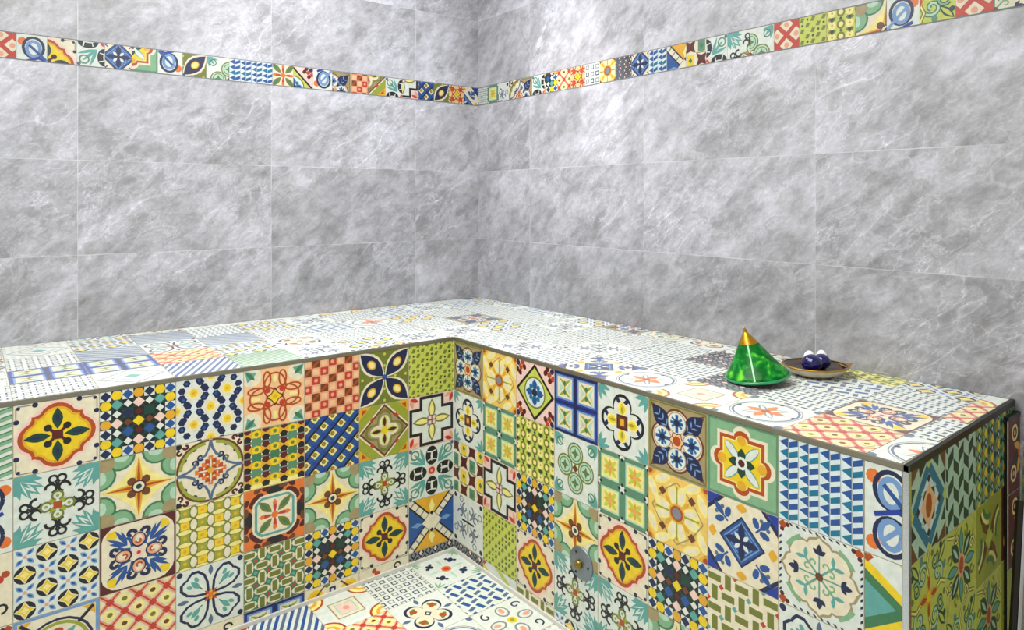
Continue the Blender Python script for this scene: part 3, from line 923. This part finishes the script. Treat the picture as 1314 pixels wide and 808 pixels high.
# ------------------------------------------------------------------ marble wall material
def marble(name, axis, phase, tone=(1,1,1), flip=1):
    m, nt, b = new_mat(name)
    N = nt.nodes.new; L = nt.links.new
    def math_(op, a, b_=None, c=None):
        n = N('ShaderNodeMath'); n.operation = op
        for i, x in enumerate((a, b_, c)):
            if x is None: continue
            if isinstance(x, (int, float)): n.inputs[i].default_value = x
            else: L(x, n.inputs[i])
        return n.outputs[0]
    tc = N('ShaderNodeTexCoord'); sp = N('ShaderNodeSeparateXYZ'); L(tc.outputs['Object'], sp.inputs[0])
    u = math_('MULTIPLY', sp.outputs[0 if axis == 'x' else 1], flip)       # distance along the wall, image left to right
    z = sp.outputs[2]
    TW, TH = .75, .369
    cu = math_('DIVIDE', math_('SUBTRACT', u, phase), TW)
    # rows below the border hang from its lower edge, rows above start at its upper edge
    up = math_('GREATER_THAN', z, 1.95)
    zz = math_('SUBTRACT', z, math_('ADD', math_('MULTIPLY', up, 1.998-1.903), 1.903))
    cz = math_('DIVIDE', zz, TH)
    iu, iz = math_('FLOOR', cu), math_('FLOOR', cz)
    cell = N('ShaderNodeCombineXYZ'); L(iu, cell.inputs[0]); L(math_('ADD', iz, math_('MULTIPLY', up, 7)), cell.inputs[1]); cell.inputs[2].default_value = 3.1 if axis == 'x' else 9.7
    wn = N('ShaderNodeTexWhiteNoise'); L(cell.outputs[0], wn.inputs['Vector'])
    # rotated streak coordinates, shifted from tile to tile
    a = R(38)
    s1 = math_('ADD', math_('MULTIPLY', u, cos(a)), math_('MULTIPLY', z, sin(a)))
    s2 = math_('SUBTRACT', math_('MULTIPLY', z, cos(a)), math_('MULTIPLY', u, sin(a)))
    co = N('ShaderNodeCombineXYZ'); L(math_('MULTIPLY', s1, .62), co.inputs[0]); L(s2, co.inputs[1]); L(math_('MULTIPLY', wn.outputs['Value'], 13), co.inputs[2])
    co2 = N('ShaderNodeCombineXYZ'); L(math_('MULTIPLY', s1, .34), co2.inputs[0]); L(s2, co2.inputs[1]); L(math_('MULTIPLY', wn.outputs['Value'], 5), co2.inputs[2])
    def noise(scale, detail, rough, dist, st=0):
        n = N('ShaderNodeTexNoise'); L((co2 if st else co).outputs[0], n.inputs['Vector']); n.inputs['Scale'].default_value = scale
        n.inputs['Detail'].default_value = detail; n.inputs['Roughness'].default_value = rough; n.inputs['Distortion'].default_value = dist
        return n.outputs['Fac']
    big = noise(3.4, 5, .6, .4); fine = noise(20, 9, .78, .2); mid = noise(8, 6, .66, .6)
    v1 = noise(3.2, 3, .52, .35, 1); v2 = noise(8, 5, .62, .5); v3 = noise(20, 4, .6, .6)
    base = math_('ADD', math_('ADD', math_('MULTIPLY', math_('SUBTRACT', big, .5), .62), math_('MULTIPLY', math_('SUBTRACT', fine, .5), 1.0)), math_('MULTIPLY', math_('SUBTRACT', mid, .5), .5))
    def ridge(n, w, g):
        r = math_('SUBTRACT', 1, math_('MINIMUM', math_('DIVIDE', math_('ABSOLUTE', math_('SUBTRACT', n, .5)), w), 1))
        return math_('MULTIPLY', math_('POWER', r, 2), g)
    mask = math_('MAXIMUM', math_('MULTIPLY', math_('SUBTRACT', noise(2.6, 2, .5, .3), .38), 3.5), 0); mask = math_('MINIMUM', mask, 1)
    veins = math_('ADD', math_('MULTIPLY', math_('ADD', ridge(v1, .01, .2), ridge(v2, .018, .2)), mask), math_('MULTIPLY', ridge(v3, .045, .13), mask))
    tilev = math_('MULTIPLY', math_('SUBTRACT', wn.outputs['Value'], .5), .12)
    val = math_('ADD', math_('ADD', math_('ADD', base, .44), veins), tilev)
    ramp = N('ShaderNodeValToRGB'); L(val, ramp.inputs[0])
    el = ramp.color_ramp.elements; el[0].position = .08; el[0].color = lin((106,106,108)); el[1].position = .97; el[1].color = lin((234,236,246))
    for pos, c in ((.33,(140,141,145)),(.5,(164,165,171)),(.68,(189,190,200))):
        e = el.new(pos); e.color = lin(c)
    # joints
    fu = math_('FRACT', cu); fz = math_('FRACT', cz)
    ju = math_('LESS_THAN', math_('MULTIPLY', math_('MINIMUM', fu, math_('SUBTRACT', 1, fu)), TW), .0013)
    jz = math_('LESS_THAN', math_('MULTIPLY', math_('MINIMUM', fz, math_('SUBTRACT', 1, fz)), TH), .0013)
    j = math_('MAXIMUM', ju, jz)
    mx = N('ShaderNodeMix'); mx.data_type = 'RGBA'; jn = N('ShaderNodeTexNoise'); jn.inputs['Scale'].default_value = 7; L(tc.outputs['Object'], jn.inputs['Vector'])
    L(math_('MULTIPLY', j, math_('MINIMUM', math_('MAXIMUM', math_('MULTIPLY', math_('SUBTRACT', jn.outputs['Fac'], .36), 3.2), .12), .8)), mx.inputs[0]); L(ramp.outputs[0], mx.inputs[6]); mx.inputs[7].default_value = lin((196,198,200))
    dirt = N('ShaderNodeTexNoise'); dirt.inputs['Scale'].default_value = 1.3; L(tc.outputs['Object'], dirt.inputs['Vector'])
    wm = N('ShaderNodeMix'); wm.data_type = 'RGBA'; wm.blend_type = 'MULTIPLY'; L(math_('MULTIPLY', dirt.outputs['Fac'], .5), wm.inputs[0]); L(mx.outputs[2], wm.inputs[6]); wm.inputs[7].default_value = (1.0, .94, .86, 1)
    L(wm.outputs[2], b.inputs['Base Color'])
    b.inputs['Roughness'].default_value = .36
    bump = N('ShaderNodeBump'); bump.inputs['Strength'].default_value = .4; bump.inputs['Distance'].default_value = .001; bump.invert = True
    L(j, bump.inputs['Height']); L(bump.outputs[0], b.inputs['Normal'])
    return m

M_grout = simple('grout', (188,184,170), .8, 0, .08, 60)
M_core = simple('cement_core', (150,146,138), .9, 0, .1, 25)
M_trim = simple('brushed_bronze_trim', (140,136,120), .4, .7, .15, 14)
M_dtrim = simple('dark_metal_trim', (44,48,40), .35, .7, .15, 14)
M_chrome = simple('brushed_steel', (205,208,212), .22, 1, .05, 40)
M_seal = simple('white_sealant', (214,212,202), .5, 0, .12, 40)
M_paint = simple('white_ceiling_paint', (236,236,232), .8, 0, .03, 4)

M_grey = simple('dark_grey_mortar', (112,114,116), .8, 0, .1, 40)
# ------------------------------------------------------------------ setting
t_ = .12
o = box('wall_left', (XL, WY, 0, WX, WY+t_, CEIL), marble('grey_marble_left', 'x', -.396+WX)); tag(o, kind='structure')
# joints on the right wall run from the corner (y = WY) towards the camera: u = -y
o = box('wall_right', (WX, YR, 0, WX+t_, WY+t_, CEIL), marble('grey_marble_right', 'y', .456-WY, flip=-1)); tag(o, kind='structure')
o = box('floor', (XL, YR, -.1, WX+t_, WY+t_, 0), M_grout); tag(o, kind='structure')
o = box('ceiling', (XL, YR, CEIL, WX+t_, WY+t_, CEIL+.1), M_paint); tag(o, kind='structure')

# patterned border in both walls
z0, z1 = 1.903, 1.998
bh = z1-z0
Q = {'q1':(0,0,1,1),'q2':(-1,0,0,1),'q3':(-1,-1,0,0),'q4':(0,-1,1,0),'f':(-1,-1,1,1),'h':(-.5,-.5,.5,.5),'t':(-1,0,1,1)}
seqL = [('harlequin','q1'),('redlat','h'),('knot','q2'),('quatre','q1'),('blackpetal','q3'),('bluesq','h'),('greenframe','q4'),('knot','q4'),('butterfly','q1'),
 ('fourcirc','q2'),('triangles','h'),('triangles','q1'),('maroon_t','h'),('bluediamond','q1'),('knot','q3'),('navyfloral','q1'),('redcheck','h'),('olivediamond','q4'),
 ('blackpetal','q2'),('cross','q4'),('bluelat','h'),('butterfly','q3'),('rings','h'),('bluesq','q1')]
tl = Tiler((XL, WY, z0), (1,0,0), (0,0,1))
n = int((WX-XL)/bh); 
for k in range(n+1):
    # counted back from the corner so that the listed run ends in it
    a1 = (WX-XL)-k*bh; a0 = max(0, a1-bh)
    nm, q = seqL[(len(seqL)-1-k) % len(seqL)]
    tl.tile(nm, a0, 0, a1, bh, Q[q], T=.0012, g=.0006)
b_ = tl.build('trim_1', None, MATS_B); tag(b_, kind='structure')
seqR = [('densegrid','f'),('greenwin','q1'),('greyscroll','q1'),('ornate','q2'),('navyfloral','q1'),('blackpetal','q2'),('harlequin','q4'),('lattice','h'),('rings','h'),
 ('squares','h'),('yellowflower','h'),('darkweave','f'),('bluesq','h'),('triangles','h'),('xtile','q2'),('mychk','h'),('blackpetal','q1'),('scroll','q2'),('fourcirc','q1'),('redlat','h'),
 ('greencheck','h'),('dots','h'),('compass','q2'),('knot','q1'),('arabesque','q4'),('redlat','h'),('snow','q1'),('triangles','q1'),('petalgrid','h')]
tl = Tiler((WX, WY, z0), (0,-1,0), (0,0,1))
for k in range(int((WY-YR)/bh)):
    nm, q = seqR[k % len(seqR)]
    tl.tile(nm, k*bh, 0, (k+1)*bh, bh, Q[q], T=.0012, g=.0006)
b_ = tl.build('trim_2', None, MATS_B); tag(b_, kind='structure')

for nm_, b6 in (('trim_5', (XL, WY-.0008, z0-.003, WX, WY, z0)), ('trim_6', (XL, WY-.0008, z1, WX, WY, z1+.003)),
                ('trim_7', (WX-.0008, YR, z0-.003, WX, WY, z0)), ('trim_8', (WX-.0008, YR, z1, WX, WY, z1+.003))):
    tag(box(nm_, b6, M_grey), kind='structure')
# patterned floor tiles
P_ = .2
fl = Tiler((0,0,0), (1,0,0), (0,1,0))
FT = {(0,0):'eyeflower',(1,0):'squares',(0,1):'blueweave',(1,1):'fourlobe',(2,0):'roundsquare',(0,2):'pinkhearts',(2,1):'lattice',(1,2):'starcirc',(3,0):'stripes'}
flp = ['squares','eyeflower','fourlobe','lozenge','roundsquare','starcirc','blueweave','pinkhearts','densegrid','hearts','greyscroll','snow']
rf = random.Random(3)
for i in range(12):
    for j in range(14):
        nm = FT.get((i,j)) or rf.choice(flp)
        fl.tile(nm, -(i+1)*P_, -(j+1)*P_, -i*P_, -j*P_, T=.0015)
floor_t = fl.build('trim_3'); tag(floor_t, kind='structure')
# patterned tiles low on the right wall beyond the bench end
dk = Tiler((WX, YEB-.06, 0), (0,-1,0), (0,0,1))
for k in range(8):
    for r in range(5):
        nm = ('darkflora','brownarcs','compass','arabesque','darkweave')[(k*2+r) % 5]
        zt = .807-r*.195
        z_b = max(0, zt-.195); dk.tile(nm, k*P_, z_b, (k+1)*P_, zt, (-1, 1-2*(zt-z_b)/.195, 1, 1), T=.002)
o = dk.build('trim_4'); tag(o, kind='structure')

# ------------------------------------------------------------------ the bench
bench = empty('corner_bench', (0,0,0))
tag(bench, 'L-shaped built-in corner bench covered in multicoloured patchwork tiles', 'bench')
T = .0025
prism('bench_core', [(XL,0),(0,0),(0,YE),(WX-.002,YEB),(WX-.002,WY-.002),(XL,WY-.002)], 0.001, H-.003, M_grout, bench)
TR = .012           # metal edge height
RP = .195           # row pitch
def rows_for(col_u0, col_u1, tl, names, cropx=(-1,1), rots=None, rnd=None):
    zt = H-TR
    for r, nm in enumerate(names):
        zb = max(.012, zt-RP)
        if zt-zb < .01: break
        frac = (zt-zb)/RP
        tl.tile(nm, col_u0, zb, col_u1, zt, (cropx[0], 1-2*frac, cropx[1], 1), rot=0)
        zt -= RP
LCOL = [ # from the inner corner outwards
 ['greencheck','cross','blackpetal','xtile','darkweave'],
 ['butterfly','olivediamond','scroll','quatre','redbits'],
 ['redcheck','bluelat','compass','harlequin','misc'],
 ['rings','totem','maroon_t','ovalweave','bluewin'],
 ['bluestars','ornate','petalgrid','hearts','redbits'],
 ['harlequin','compass','rosette','lattice','cross'],
 ['quatre','scroll','stars','arcs','misc'],
 ['greenstripes','knot','redbits','snow','dots'],
 ['yellowflower','bluewin','fourcirc','weave','stars'],
 ['navyfloral','rings','triangles','quad','lattice'],
 ['cross','dots','greenframe','butterfly','hearts'],
 ['olivediamond','rosette','totem','bluediamond','misc'],
 ['bluelat','quatre','ornate','compass','redbits'],
 ['snow','redcheck','scroll','stars','dots'],
 ['harlequin','petalgrid','cross','bluesq','misc'],
 ['fourcirc','weave','quad','rings','dots']]
PL = .2015
ft = Tiler((0,0,0), (1,0,0), (0,0,1))
for k, names in enumerate(LCOL):
    a1 = -.003-k*PL; a0 = a1-PL
    if a0 < XL: break
    rows_for(a0, a1, ft, names)
ft.build('front_tiling', bench)
RCOL = [
 ['navyfloral','quad','mychk','greyscroll','darkweave'],
 ['yellowflower','greenwin','cross','greencheck','arrow'],
 ['bluediamond','dots','harlequin','quatre','weave'],
 ['bluewin','fourcirc','compass','scroll','stars'],
 ['quad','greenwin','quatre','scroll','rings'],
 ['navyfloral','yellowflower','harlequin','compass','misc'],
 ['greenframe','bluesq','weave','stars','hearts'],
 ['triangles','snow','hearts','lattice','quad'],
 ['knot','arrow','greenframe','cross','dots']]
PR = .1992
rt = Tiler((0,0,0), (0,-1,0), (0,0,1))
# U x V for U=-y, V=z gives -x : faces the room
for k, names in enumerate(RCOL):
    a0 = .001+k*PR; a1 = min(a0+PR, -YE-.008)
    rows_for(a0, a1, rt, names, (-1, -1+2*(a1-a0)/PR))
rt.build('front_tiling', bench)
# end face
ev = Vector((WX, YEB-YE, 0)); EL = ev.length; ev.normalize()
et = Tiler((0, YE, 0), ev, (0,0,1))
ECOL = [['turqdiamond','arabesque','greenflora','arabesque','smalldiamonds'],
        ['greenlozenge','greenflora','arabesque','greenlozenge','dots'],
        ['smalldiamonds','brownarcs','greenflora','arabesque','dots'],
        ['smalldiamonds','darkflora','brownarcs','darkflora','dots']]
for k, names in enumerate(ECOL):
    a0 = .008+k*P_; a1 = min(a0+P_, EL-.002)
    rows_for(a0, a1, et, names, (-1, -1+2*(a1-a0)/P_))
et.build('end_tiling', bench)

# seat tiles
st = Tiler((0,0,H-.003), (1,0,0), (0,1,0))
fl_pat = ['lozenge','stripes','greenstripes','squares','starcirc','roundsquare','eyeflower','greyscroll','stars','snow','densegrid','squares','quad','hearts','blueweave','lattice','fourlobe','squares']
TA = {0:['greyscroll','densegrid','starcirc','densegrid'],1:['stars','squares','blueweave','greyscroll'],2:['greyscroll','fourlobe','squares','stars'],
      3:['greenstripes','stars','stripes','densegrid'],4:['stripes','lattice','hearts','stripes'],5:['lozenge','bluewin','stripes','stars'],
      6:['squares','bluewin','squares','lozenge'],7:['squares','lozenge','stars','snow'],8:['greenstripes','lozenge','bluewin','stars']}
rs = random.Random(11)
for k in range(16):
    a1 = -.003-k*PL; a0 = a1-PL
    if a0 < XL: break
    b = .003
    for r in range(5):
        b1 = min(b+P_, WY-.002)
        nm = TA[k][r] if k in TA and r < 4 else rs.choice(fl_pat)
        st.tile(nm, a0, b, a1, b1, (-1,-1,1,-1+2*(b1-b)/P_), rot=rs.randrange(4))
        b = b1
TB = {0:['squares','densegrid','greyscroll','stars'],1:['greyscroll','squares','densegrid','navyfloral'],2:['densegrid','greyscroll','squares','snow'],
      3:['bluesq','densegrid','densegrid','fourlobe'],4:['starcirc','densegrid','darkweave','snow'],5:['roundsquare','darkweave','squares','stars'],
      6:['starcirc','densegrid','blueweave','dots'],7:['lattice','rosette','densegrid','stars'],8:['starcirc','densegrid','lattice','roundsquare']}
# right arm and the corner block
for k in range(-5, 9):
    if k < 0:
        y1 = -k*P_; y0 = y1-P_; y1 = min(y1, WY-.002)
        cr0, cr1 = -1, -1+2*(y1-y0)/P_
        if y1-y0 < .01: continue
    else:
        y1 = -.001-k*PR; y0 = max(y1-PR, YE+.006); cr0, cr1 = 1-2*(y1-y0)/PR, 1
    x = .003
    for r in range(4):
        x1 = min(x+P_, WX-.002)
        nm = TB[k][r] if k in TB else rs.choice(['densegrid','greyscroll','squares','stars','navyfloral','blueweave'])
        yy0 = y0
        if k == 8: yy0 = max(y0, YE+(YEB-YE)*x1/WX+.006); cc = 1-2*(y1-yy0)/PR
        else: cc = cr0
        st.tile(nm, x, yy0, x1, y1, (-1, cc, -1+2*(x1-x)/P_, cr1), rot=(0 if k in TB else rs.randrange(4)))
        x = x1
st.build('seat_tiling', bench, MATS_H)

# metal edge profiles
e = .004
box('edge_trim', (XL, -e, H-TR, -e, .003, H+.001), M_trim, bench, .0012)
box('edge_trim', (-e, YE-e, H-TR, .003, -e, H+.001), M_trim, bench, .0012)
prism('edge_trim', [(-e,YE-e),(WX,YEB-e),(WX,YEB+.006),(-e,YE+.006)], H-.014, H+.0015, M_dtrim, bench)
bench.children[-1]['label'] = 'dark metal edge strip'
box('corner_trim', (-e-.001, YE-e-.001, 0, .008, YE+.008, H-TR), M_chrome, bench, .0015)
# inner corner and floor sealant
for nm, b in (('sealant_bead', (XL,-.007,0,-.007,.001,.016)), ('sealant_bead', (-.007,YE,0,.001,0,.016)), ('sealant_bead', (-.005,-.005,.016,.001,.001,H-TR))):
    box(nm, b, M_seal, bench, .002)

# ------------------------------------------------------------------ steam outlet in the right front: centre seen at (745,718)
def on_right_front(px, py):
    X_Y = (px-657)/892; # camera frame ray (X/Y); camera right = (.788,-.6157), forward = (.6157,.788)
    rx, ry = .788*X_Y+.6157, -.6157*X_Y+.788
    t = (0-CAMX)/rx
    return CAMY+ry*t, CAMZ-(py-255)/892*t
oy, oz = on_right_front(747, 722)
so = empty('steam_outlet', (-T, oy, oz)); tag(so, 'round steel steam outlet plate low on the right bench front', 'steam outlet')
fl_ = lathe('flange', [(0,.008),(.02,.008),(.047,.006),(.051,.003),(.052,0),(0,0)][::-1], simple('dull_grey_steel', (132,142,150), .4, .75, .12, 18), so); 
nz = lathe('nozzle', [(.0,.001),(.013,.002),(.014,.018),(.011,.022),(.008,.022),(.007,.008),(0,.007)], simple('aged_brass',(150,128,60),.3,.9), so, 24)
for q in (fl_, nz): q.rotation_euler = (0, -pi/2, 0)
for k in range(3):
    s_ = lathe('screw', [(.0,0),(.0035,0),(.0035,.002),(0,.0025)], M_dtrim, fl_, 10); s_.location = (.036*cos(k*2.1+.5), .036*sin(k*2.1+.5), .0065)

# ------------------------------------------------------------------ ornaments on the seat
def on_seat(px, py, z=H):
    Yd = (CAMZ-z)*892/(py-255); X = (px-657)/892*Yd
    return Vector((CAMX+.788*X+.6157*Yd, CAMY-.6157*X+.788*Yd, z))
RT = Vector((.788,-.6157,0)); FW = Vector((.6157,.788,0))
HS = H+.0008
def lid_glaze():
    m, nt, b = new_mat('mottled_green_glaze')
    tc = nt.nodes.new('ShaderNodeTexCoord'); n = nt.nodes.new('ShaderNodeTexNoise'); n.inputs['Scale'].default_value = 26; n.inputs['Detail'].default_value = 3; n.inputs['Distortion'].default_value = 1.2
    nt.links.new(tc.outputs['Object'], n.inputs['Vector'])
    r = nt.nodes.new('ShaderNodeValToRGB'); nt.links.new(n.outputs['Fac'], r.inputs[0]); e = r.color_ramp.elements
    e[0].position = .3; e[0].color = lin((0,72,20)); e[1].position = .74; e[1].color = lin((120,205,50))
    for q, c in ((.5,(0,104,30)),(.6,(24,140,42))): x = e.new(q); x.color = lin(c)
    nt.links.new(r.outputs[0], b.inputs['Base Color']); b.inputs['Roughness'].default_value = .28; b.inputs['Specular IOR Level'].default_value = .22; return m
M_green = lid_glaze()
M_lgreen = simple('light_green_glaze', (84,178,44), .2, 0, .35, 40, .6)
M_mint = simple('pale_green_band', (150,216,160), .3, 0, .1)
M_goldm = simple('antique_gold', (186,140,34), .3, .75, .3, 60)
M_cobg = simple('dark_cobalt_glaze', (14,8,84), .12, 0, .3, 20, .5)
M_white = simple('highlight_white', (240,238,242), .2, 0, .05)
M_bowl = simple('cream_dish_glaze', (204,190,160), .3, 0, .2, 50, .4)
M_dark = simple('bowl_shadow_brown', (52,30,16), .25, 0, .2, 30, .4)

c0 = on_seat(973, 489)
lid = empty('tagine_lid', c0); lid.location.z = HS
tag(lid, 'green conical tagine lid with gold tip, tilted beside the cream dish', 'tagine lid')
tilt = Matrix.Rotation(R(-9), 4, FW)
def lid_r(t): return .088*(1-t)**.93*(1-.10*sin(pi*t)) + .0035
NS = 48; LN = 22; HL = .128
prof = [(.0,.004),(.080,.004),(.086,.0),(.0905,.003),(.0905,.009)]
prof += [(lid_r(i/LN), .011+HL*i/LN) for i in range(LN+1)]
def mf(i, k):
    if i < 4: return 2 if False else 0
    t = (i-4)/LN
    if t > .76: return 3
    fac = k*8//NS
    # light green leaf panels between dark ones
    ph = (k % 12)/12
    return 0
lb = lathe('lid_cone', prof[:], M_green, lid, NS, True, [M_green, M_lgreen, M_mint, M_goldm], mf)
tip = lathe('finial', [(.0045,.134),(.006,.140),(.0045,.146),(.002,.153),(0,.154)], M_goldm, lid, 16)
rim = lathe('lid_rim', [(.0895,.0005),(.0935,.003),(.0935,.007),(.0895,.010)], simple('emerald_rim',(20,150,90),.2,0,.2,20,.6), lid, NS)
# thin pale band running down the side that faces the room
bv = []; bf = []
fa = R(-113)
for i in range(LN+1):
    t = i/LN
    if t > .78: break
    r_ = lid_r(t)+.0012; z_ = .011+HL*t
    for dw in (-.0022,.0022):
        da = dw/max(r_,.01); bv.append((r_*cos(fa+da), r_*sin(fa+da), z_))
for i in range(len(bv)//2-1): bf.append([2*i, 2*i+1, 2*i+3, 2*i+2])
band = link_mesh('pale_band', bv, bf, [M_mint], None, lid)
md = band.modifiers.new('thickness','SOLIDIFY'); md.thickness = .0015
for q in (lb, tip, rim, band):
    for v_ in q.data.vertices:
        v_.co.x -= .022*max(0, v_.co.z)/.16
# tilt about the left-hand foot of the rim so the right side is lifted
piv = -RT*.0935
rotm = Matrix.Rotation(R(-8), 4, FW)
lid.matrix_world = Matrix.Translation(Vector((c0.x, c0.y, HS))+piv) @ rotm @ Matrix.Translation(-piv) @ Matrix.Rotation(math.atan2(-.6157,.788),4,'Z')

c1 = on_seat(1046, 481)
dish = empty('serving_dish', (c1.x, c1.y, HS)); tag(dish, 'shallow cream dish with gold rim holding dark blue balls', 'dish')
dp = [(0,.0),(.050,0),(.054,.003),(.074,.012),(.086,.025),(.088,.029),(.084,.030),(.068,.018),(.045,.011),(0,.010)]
lathe('bowl', dp, None, dish, 48, True, [M_bowl, M_dark], lambda i,k: 0 if i < 5 else 1)  # inside coloured dark brown to paint in the shadow of the bowl
lathe('gilt_rim', [(.0855,.0285),(.089,.0275),(.0905,.0295),(.088,.0315),(.0845,.0308)], M_goldm, dish, 48)
# pointed pouring lip, towards image right
lipv = []; 
def lip():
    v=[];f=[]
    P=[(.078,-.040,.029),(.106,0,.034),(.078,.040,.029),(.078,.036,.022),(.101,0,.026),(.078,-.036,.022),(.074,0,.026),(.074,0,.02)]
    v=P; f=[(0,1,6),(1,2,6),(5,7,4),(4,7,3),(0,5,4,1),(1,4,3,2)]
    return link_mesh('spout', v, f, [M_goldm], None, dish)
lp = lip()
dish.rotation_euler = (0,0,math.atan2(-.6157,.788)); dish.scale = (1.1, 1, 1.05)
# dark blue glazed balls lying in the dish
def ball(dx, dy, r, z, label):
    p = Vector((c1.x,c1.y,0)) + RT*dx + FW*dy
    n=24; prof=[]
    for i in range(17):
        a=-pi/2+pi*i/16
        prof.append((max(0,r*cos(a)), r*sin(a)*.94))
    o = lathe('glazed_ball', prof, M_cobg, None, n); o.location=(p.x,p.y,HS+z)
    for vtx in o.data.vertices:
        a=math.atan2(vtx.co.y,vtx.co.x); k=1+.05*cos(5*a)*(1-abs(vtx.co.z)/r)
        vtx.co.x*=k; vtx.co.y*=k
    tag(o, label, 'ball', 'dark blue glazed balls in the dish'); return o
ball(-.020, -.022, .0295, .0405, 'left dark blue glazed ball in the cream dish')
ball(.026, .014, .0255, .038, 'right dark blue glazed ball in the cream dish')
for dx, dy, lab in ((-.004,.032,'left modelled white highlight behind the blue balls'),(.038,.040,'right modelled white highlight behind the blue balls')):
    p = Vector((c1.x,c1.y,0)) + RT*dx + FW*dy
    o = lathe('white_highlight', [(max(0,.018*cos(-pi/2+pi*i/10)), .026*sin(-pi/2+pi*i/10)) for i in range(11)], M_white, None, 18)  # solid white shapes standing for the highlights of the blue balls
    o.location = (p.x,p.y,HS+.042); tag(o, lab, 'highlight', 'modelled white highlights of the blue balls')

# ------------------------------------------------------------------ far right: low tiled upstand, leaning chrome and dark post
up = empty('tiled_upstand', (.68, YEB-.012, 0)); tag(up, 'narrow dark patterned tiled upstand between bench end and right wall', 'upstand')
def loc(o):  # children are written in world coordinates
    o.matrix_parent_inverse = Matrix.Translation(-Vector(up.location)); return o
ux0, uy0, uz = .630, -1.6655, .812
loc(box('upstand_core', (ux0, uy0, 0, WX-.001, YEB-.0045, uz-.002), M_dtrim, up))
u1 = Tiler((ux0, uy0, 0), (1,0,0), (0,0,1))
zt = uz-.008
for r, nm in enumerate(['darkflora','darkflora','brownarcs','darkweave','darkflora']):
    zb = max(0, zt-RP); w = WX-.002-ux0
    u1.tile(nm, 0, zb, w, zt, (-1,-1+2*(1-(zt-zb)/RP),-1+2*w/P_,1)); zt -= RP
loc(u1.build('tile_face', up))
loc(box('edge_strip', (ux0-.002, uy0-.004, uz-.008, WX-.001, YEB-.006, uz+.001), M_dtrim, up))
def ray_pt(px, py, Yd):
    X=(px-657)/892*Yd
    return Vector((CAMX+.788*X+.6157*Yd, CAMY-.6157*X+.788*Yd, CAMZ-(py-255)/892*Yd))
pa = ray_pt(1298, 905, 1.66); pb = ray_pt(1330, 300, 1.74)
d = (pb-pa); pa = pa + d*((0.0-pa.z)/d.z); 
post = empty('leaning_rail', pa); tag(post, 'slim steel rail with dark rubber seal leaning at the right edge', 'rail')
def bar(name, off0, w, dep, mat, ln, par, bev=.001):
    v,f = box_data(off0, -dep/2, 0, off0+w, dep/2, ln); o_=link_mesh(name,v,f,[mat],None,par)
    md=o_.modifiers.new('bevel','BEVEL'); md.width=bev; md.segments=2; return o_
ln = (pb-pa).length
zax = (pb-pa).normalized(); xax = (RT - zax*RT.dot(zax)).normalized(); yax = zax.cross(xax)
mw = Matrix((xax,yax,zax)).transposed().to_4x4(); mw.translation = pa; post.matrix_world = mw
bar('steel_profile', 0, .011, .012, M_chrome, ln, post, .002)
s_ = bar('rubber_seal', -.013, .012, .010, simple('dark_rubber',(26,16,14),.5,0,.1), ln*.5, post)

# ------------------------------------------------------------------ lights
def area_light(name, loc_, size, power, col=(1,1,1), rot=(0,0,0), sy=None, spread=180):
    l = bpy.data.lights.new(name, 'AREA'); l.shape = 'RECTANGLE'; l.size = size; l.size_y = sy or size; l.energy = power; l.color = col
    l.spread = R(spread)
    o_ = bpy.data.objects.new(name, l); C.objects.link(o_); o_.location = loc_; o_.rotation_euler = rot; return o_
area_light('ceiling_panel_light', (-1.0,-.9,2.68), 1.8, 74, (1,.99,.98))
area_light('ceiling_strip_light', (-.2,.25,2.68), 1.2, 20, (.94,.94,1), sy=.3)
def spot(name, loc_, tgt, power, ang, blend, col=(1,1,1), rad=.03):
    l = bpy.data.lights.new(name, 'SPOT'); l.energy = power; l.spot_size = R(ang); l.spot_blend = blend; l.color = col; l.shadow_soft_size = rad
    o_ = bpy.data.objects.new(name, l); C.objects.link(o_); o_.location = loc_
    o_.rotation_euler = (Vector(tgt)-Vector(loc_)).to_track_quat('-Z','Y').to_euler(); return o_
spot('downlight_corner', (.22,.1,2.66), (.722,.12,1.85), 46, 60, 1, (1,.97,1), .06)

w = bpy.data.worlds.new('soft_room_fill'); w.use_nodes = True; bpy.context.scene.world = w  # added ambient fill through the open sides, no such source in view
bgn = w.node_tree.nodes['Background']; bgn.inputs['Color'].default_value = (1,.985,.95,1); bgn.inputs['Strength'].default_value = .62

# ------------------------------------------------------------------ camera
cam = bpy.data.cameras.new('camera'); co_ = bpy.data.objects.new('camera', cam); C.objects.link(co_)
cam.sensor_width = 36; cam.lens = 892/1314*36; cam.shift_y = -149/1314; cam.clip_start = .02
co_.location = (CAMX, CAMY, CAMZ)
co_.rotation_euler = (pi/2, 0, -math.atan2(.6157,.788))
bpy.context.scene.camera = co_
vs = bpy.context.scene.view_settings
vs.view_transform = 'Standard'; vs.look = 'None'; vs.gamma = 1; vs.use_curve_mapping = False; vs.exposure = 0.0
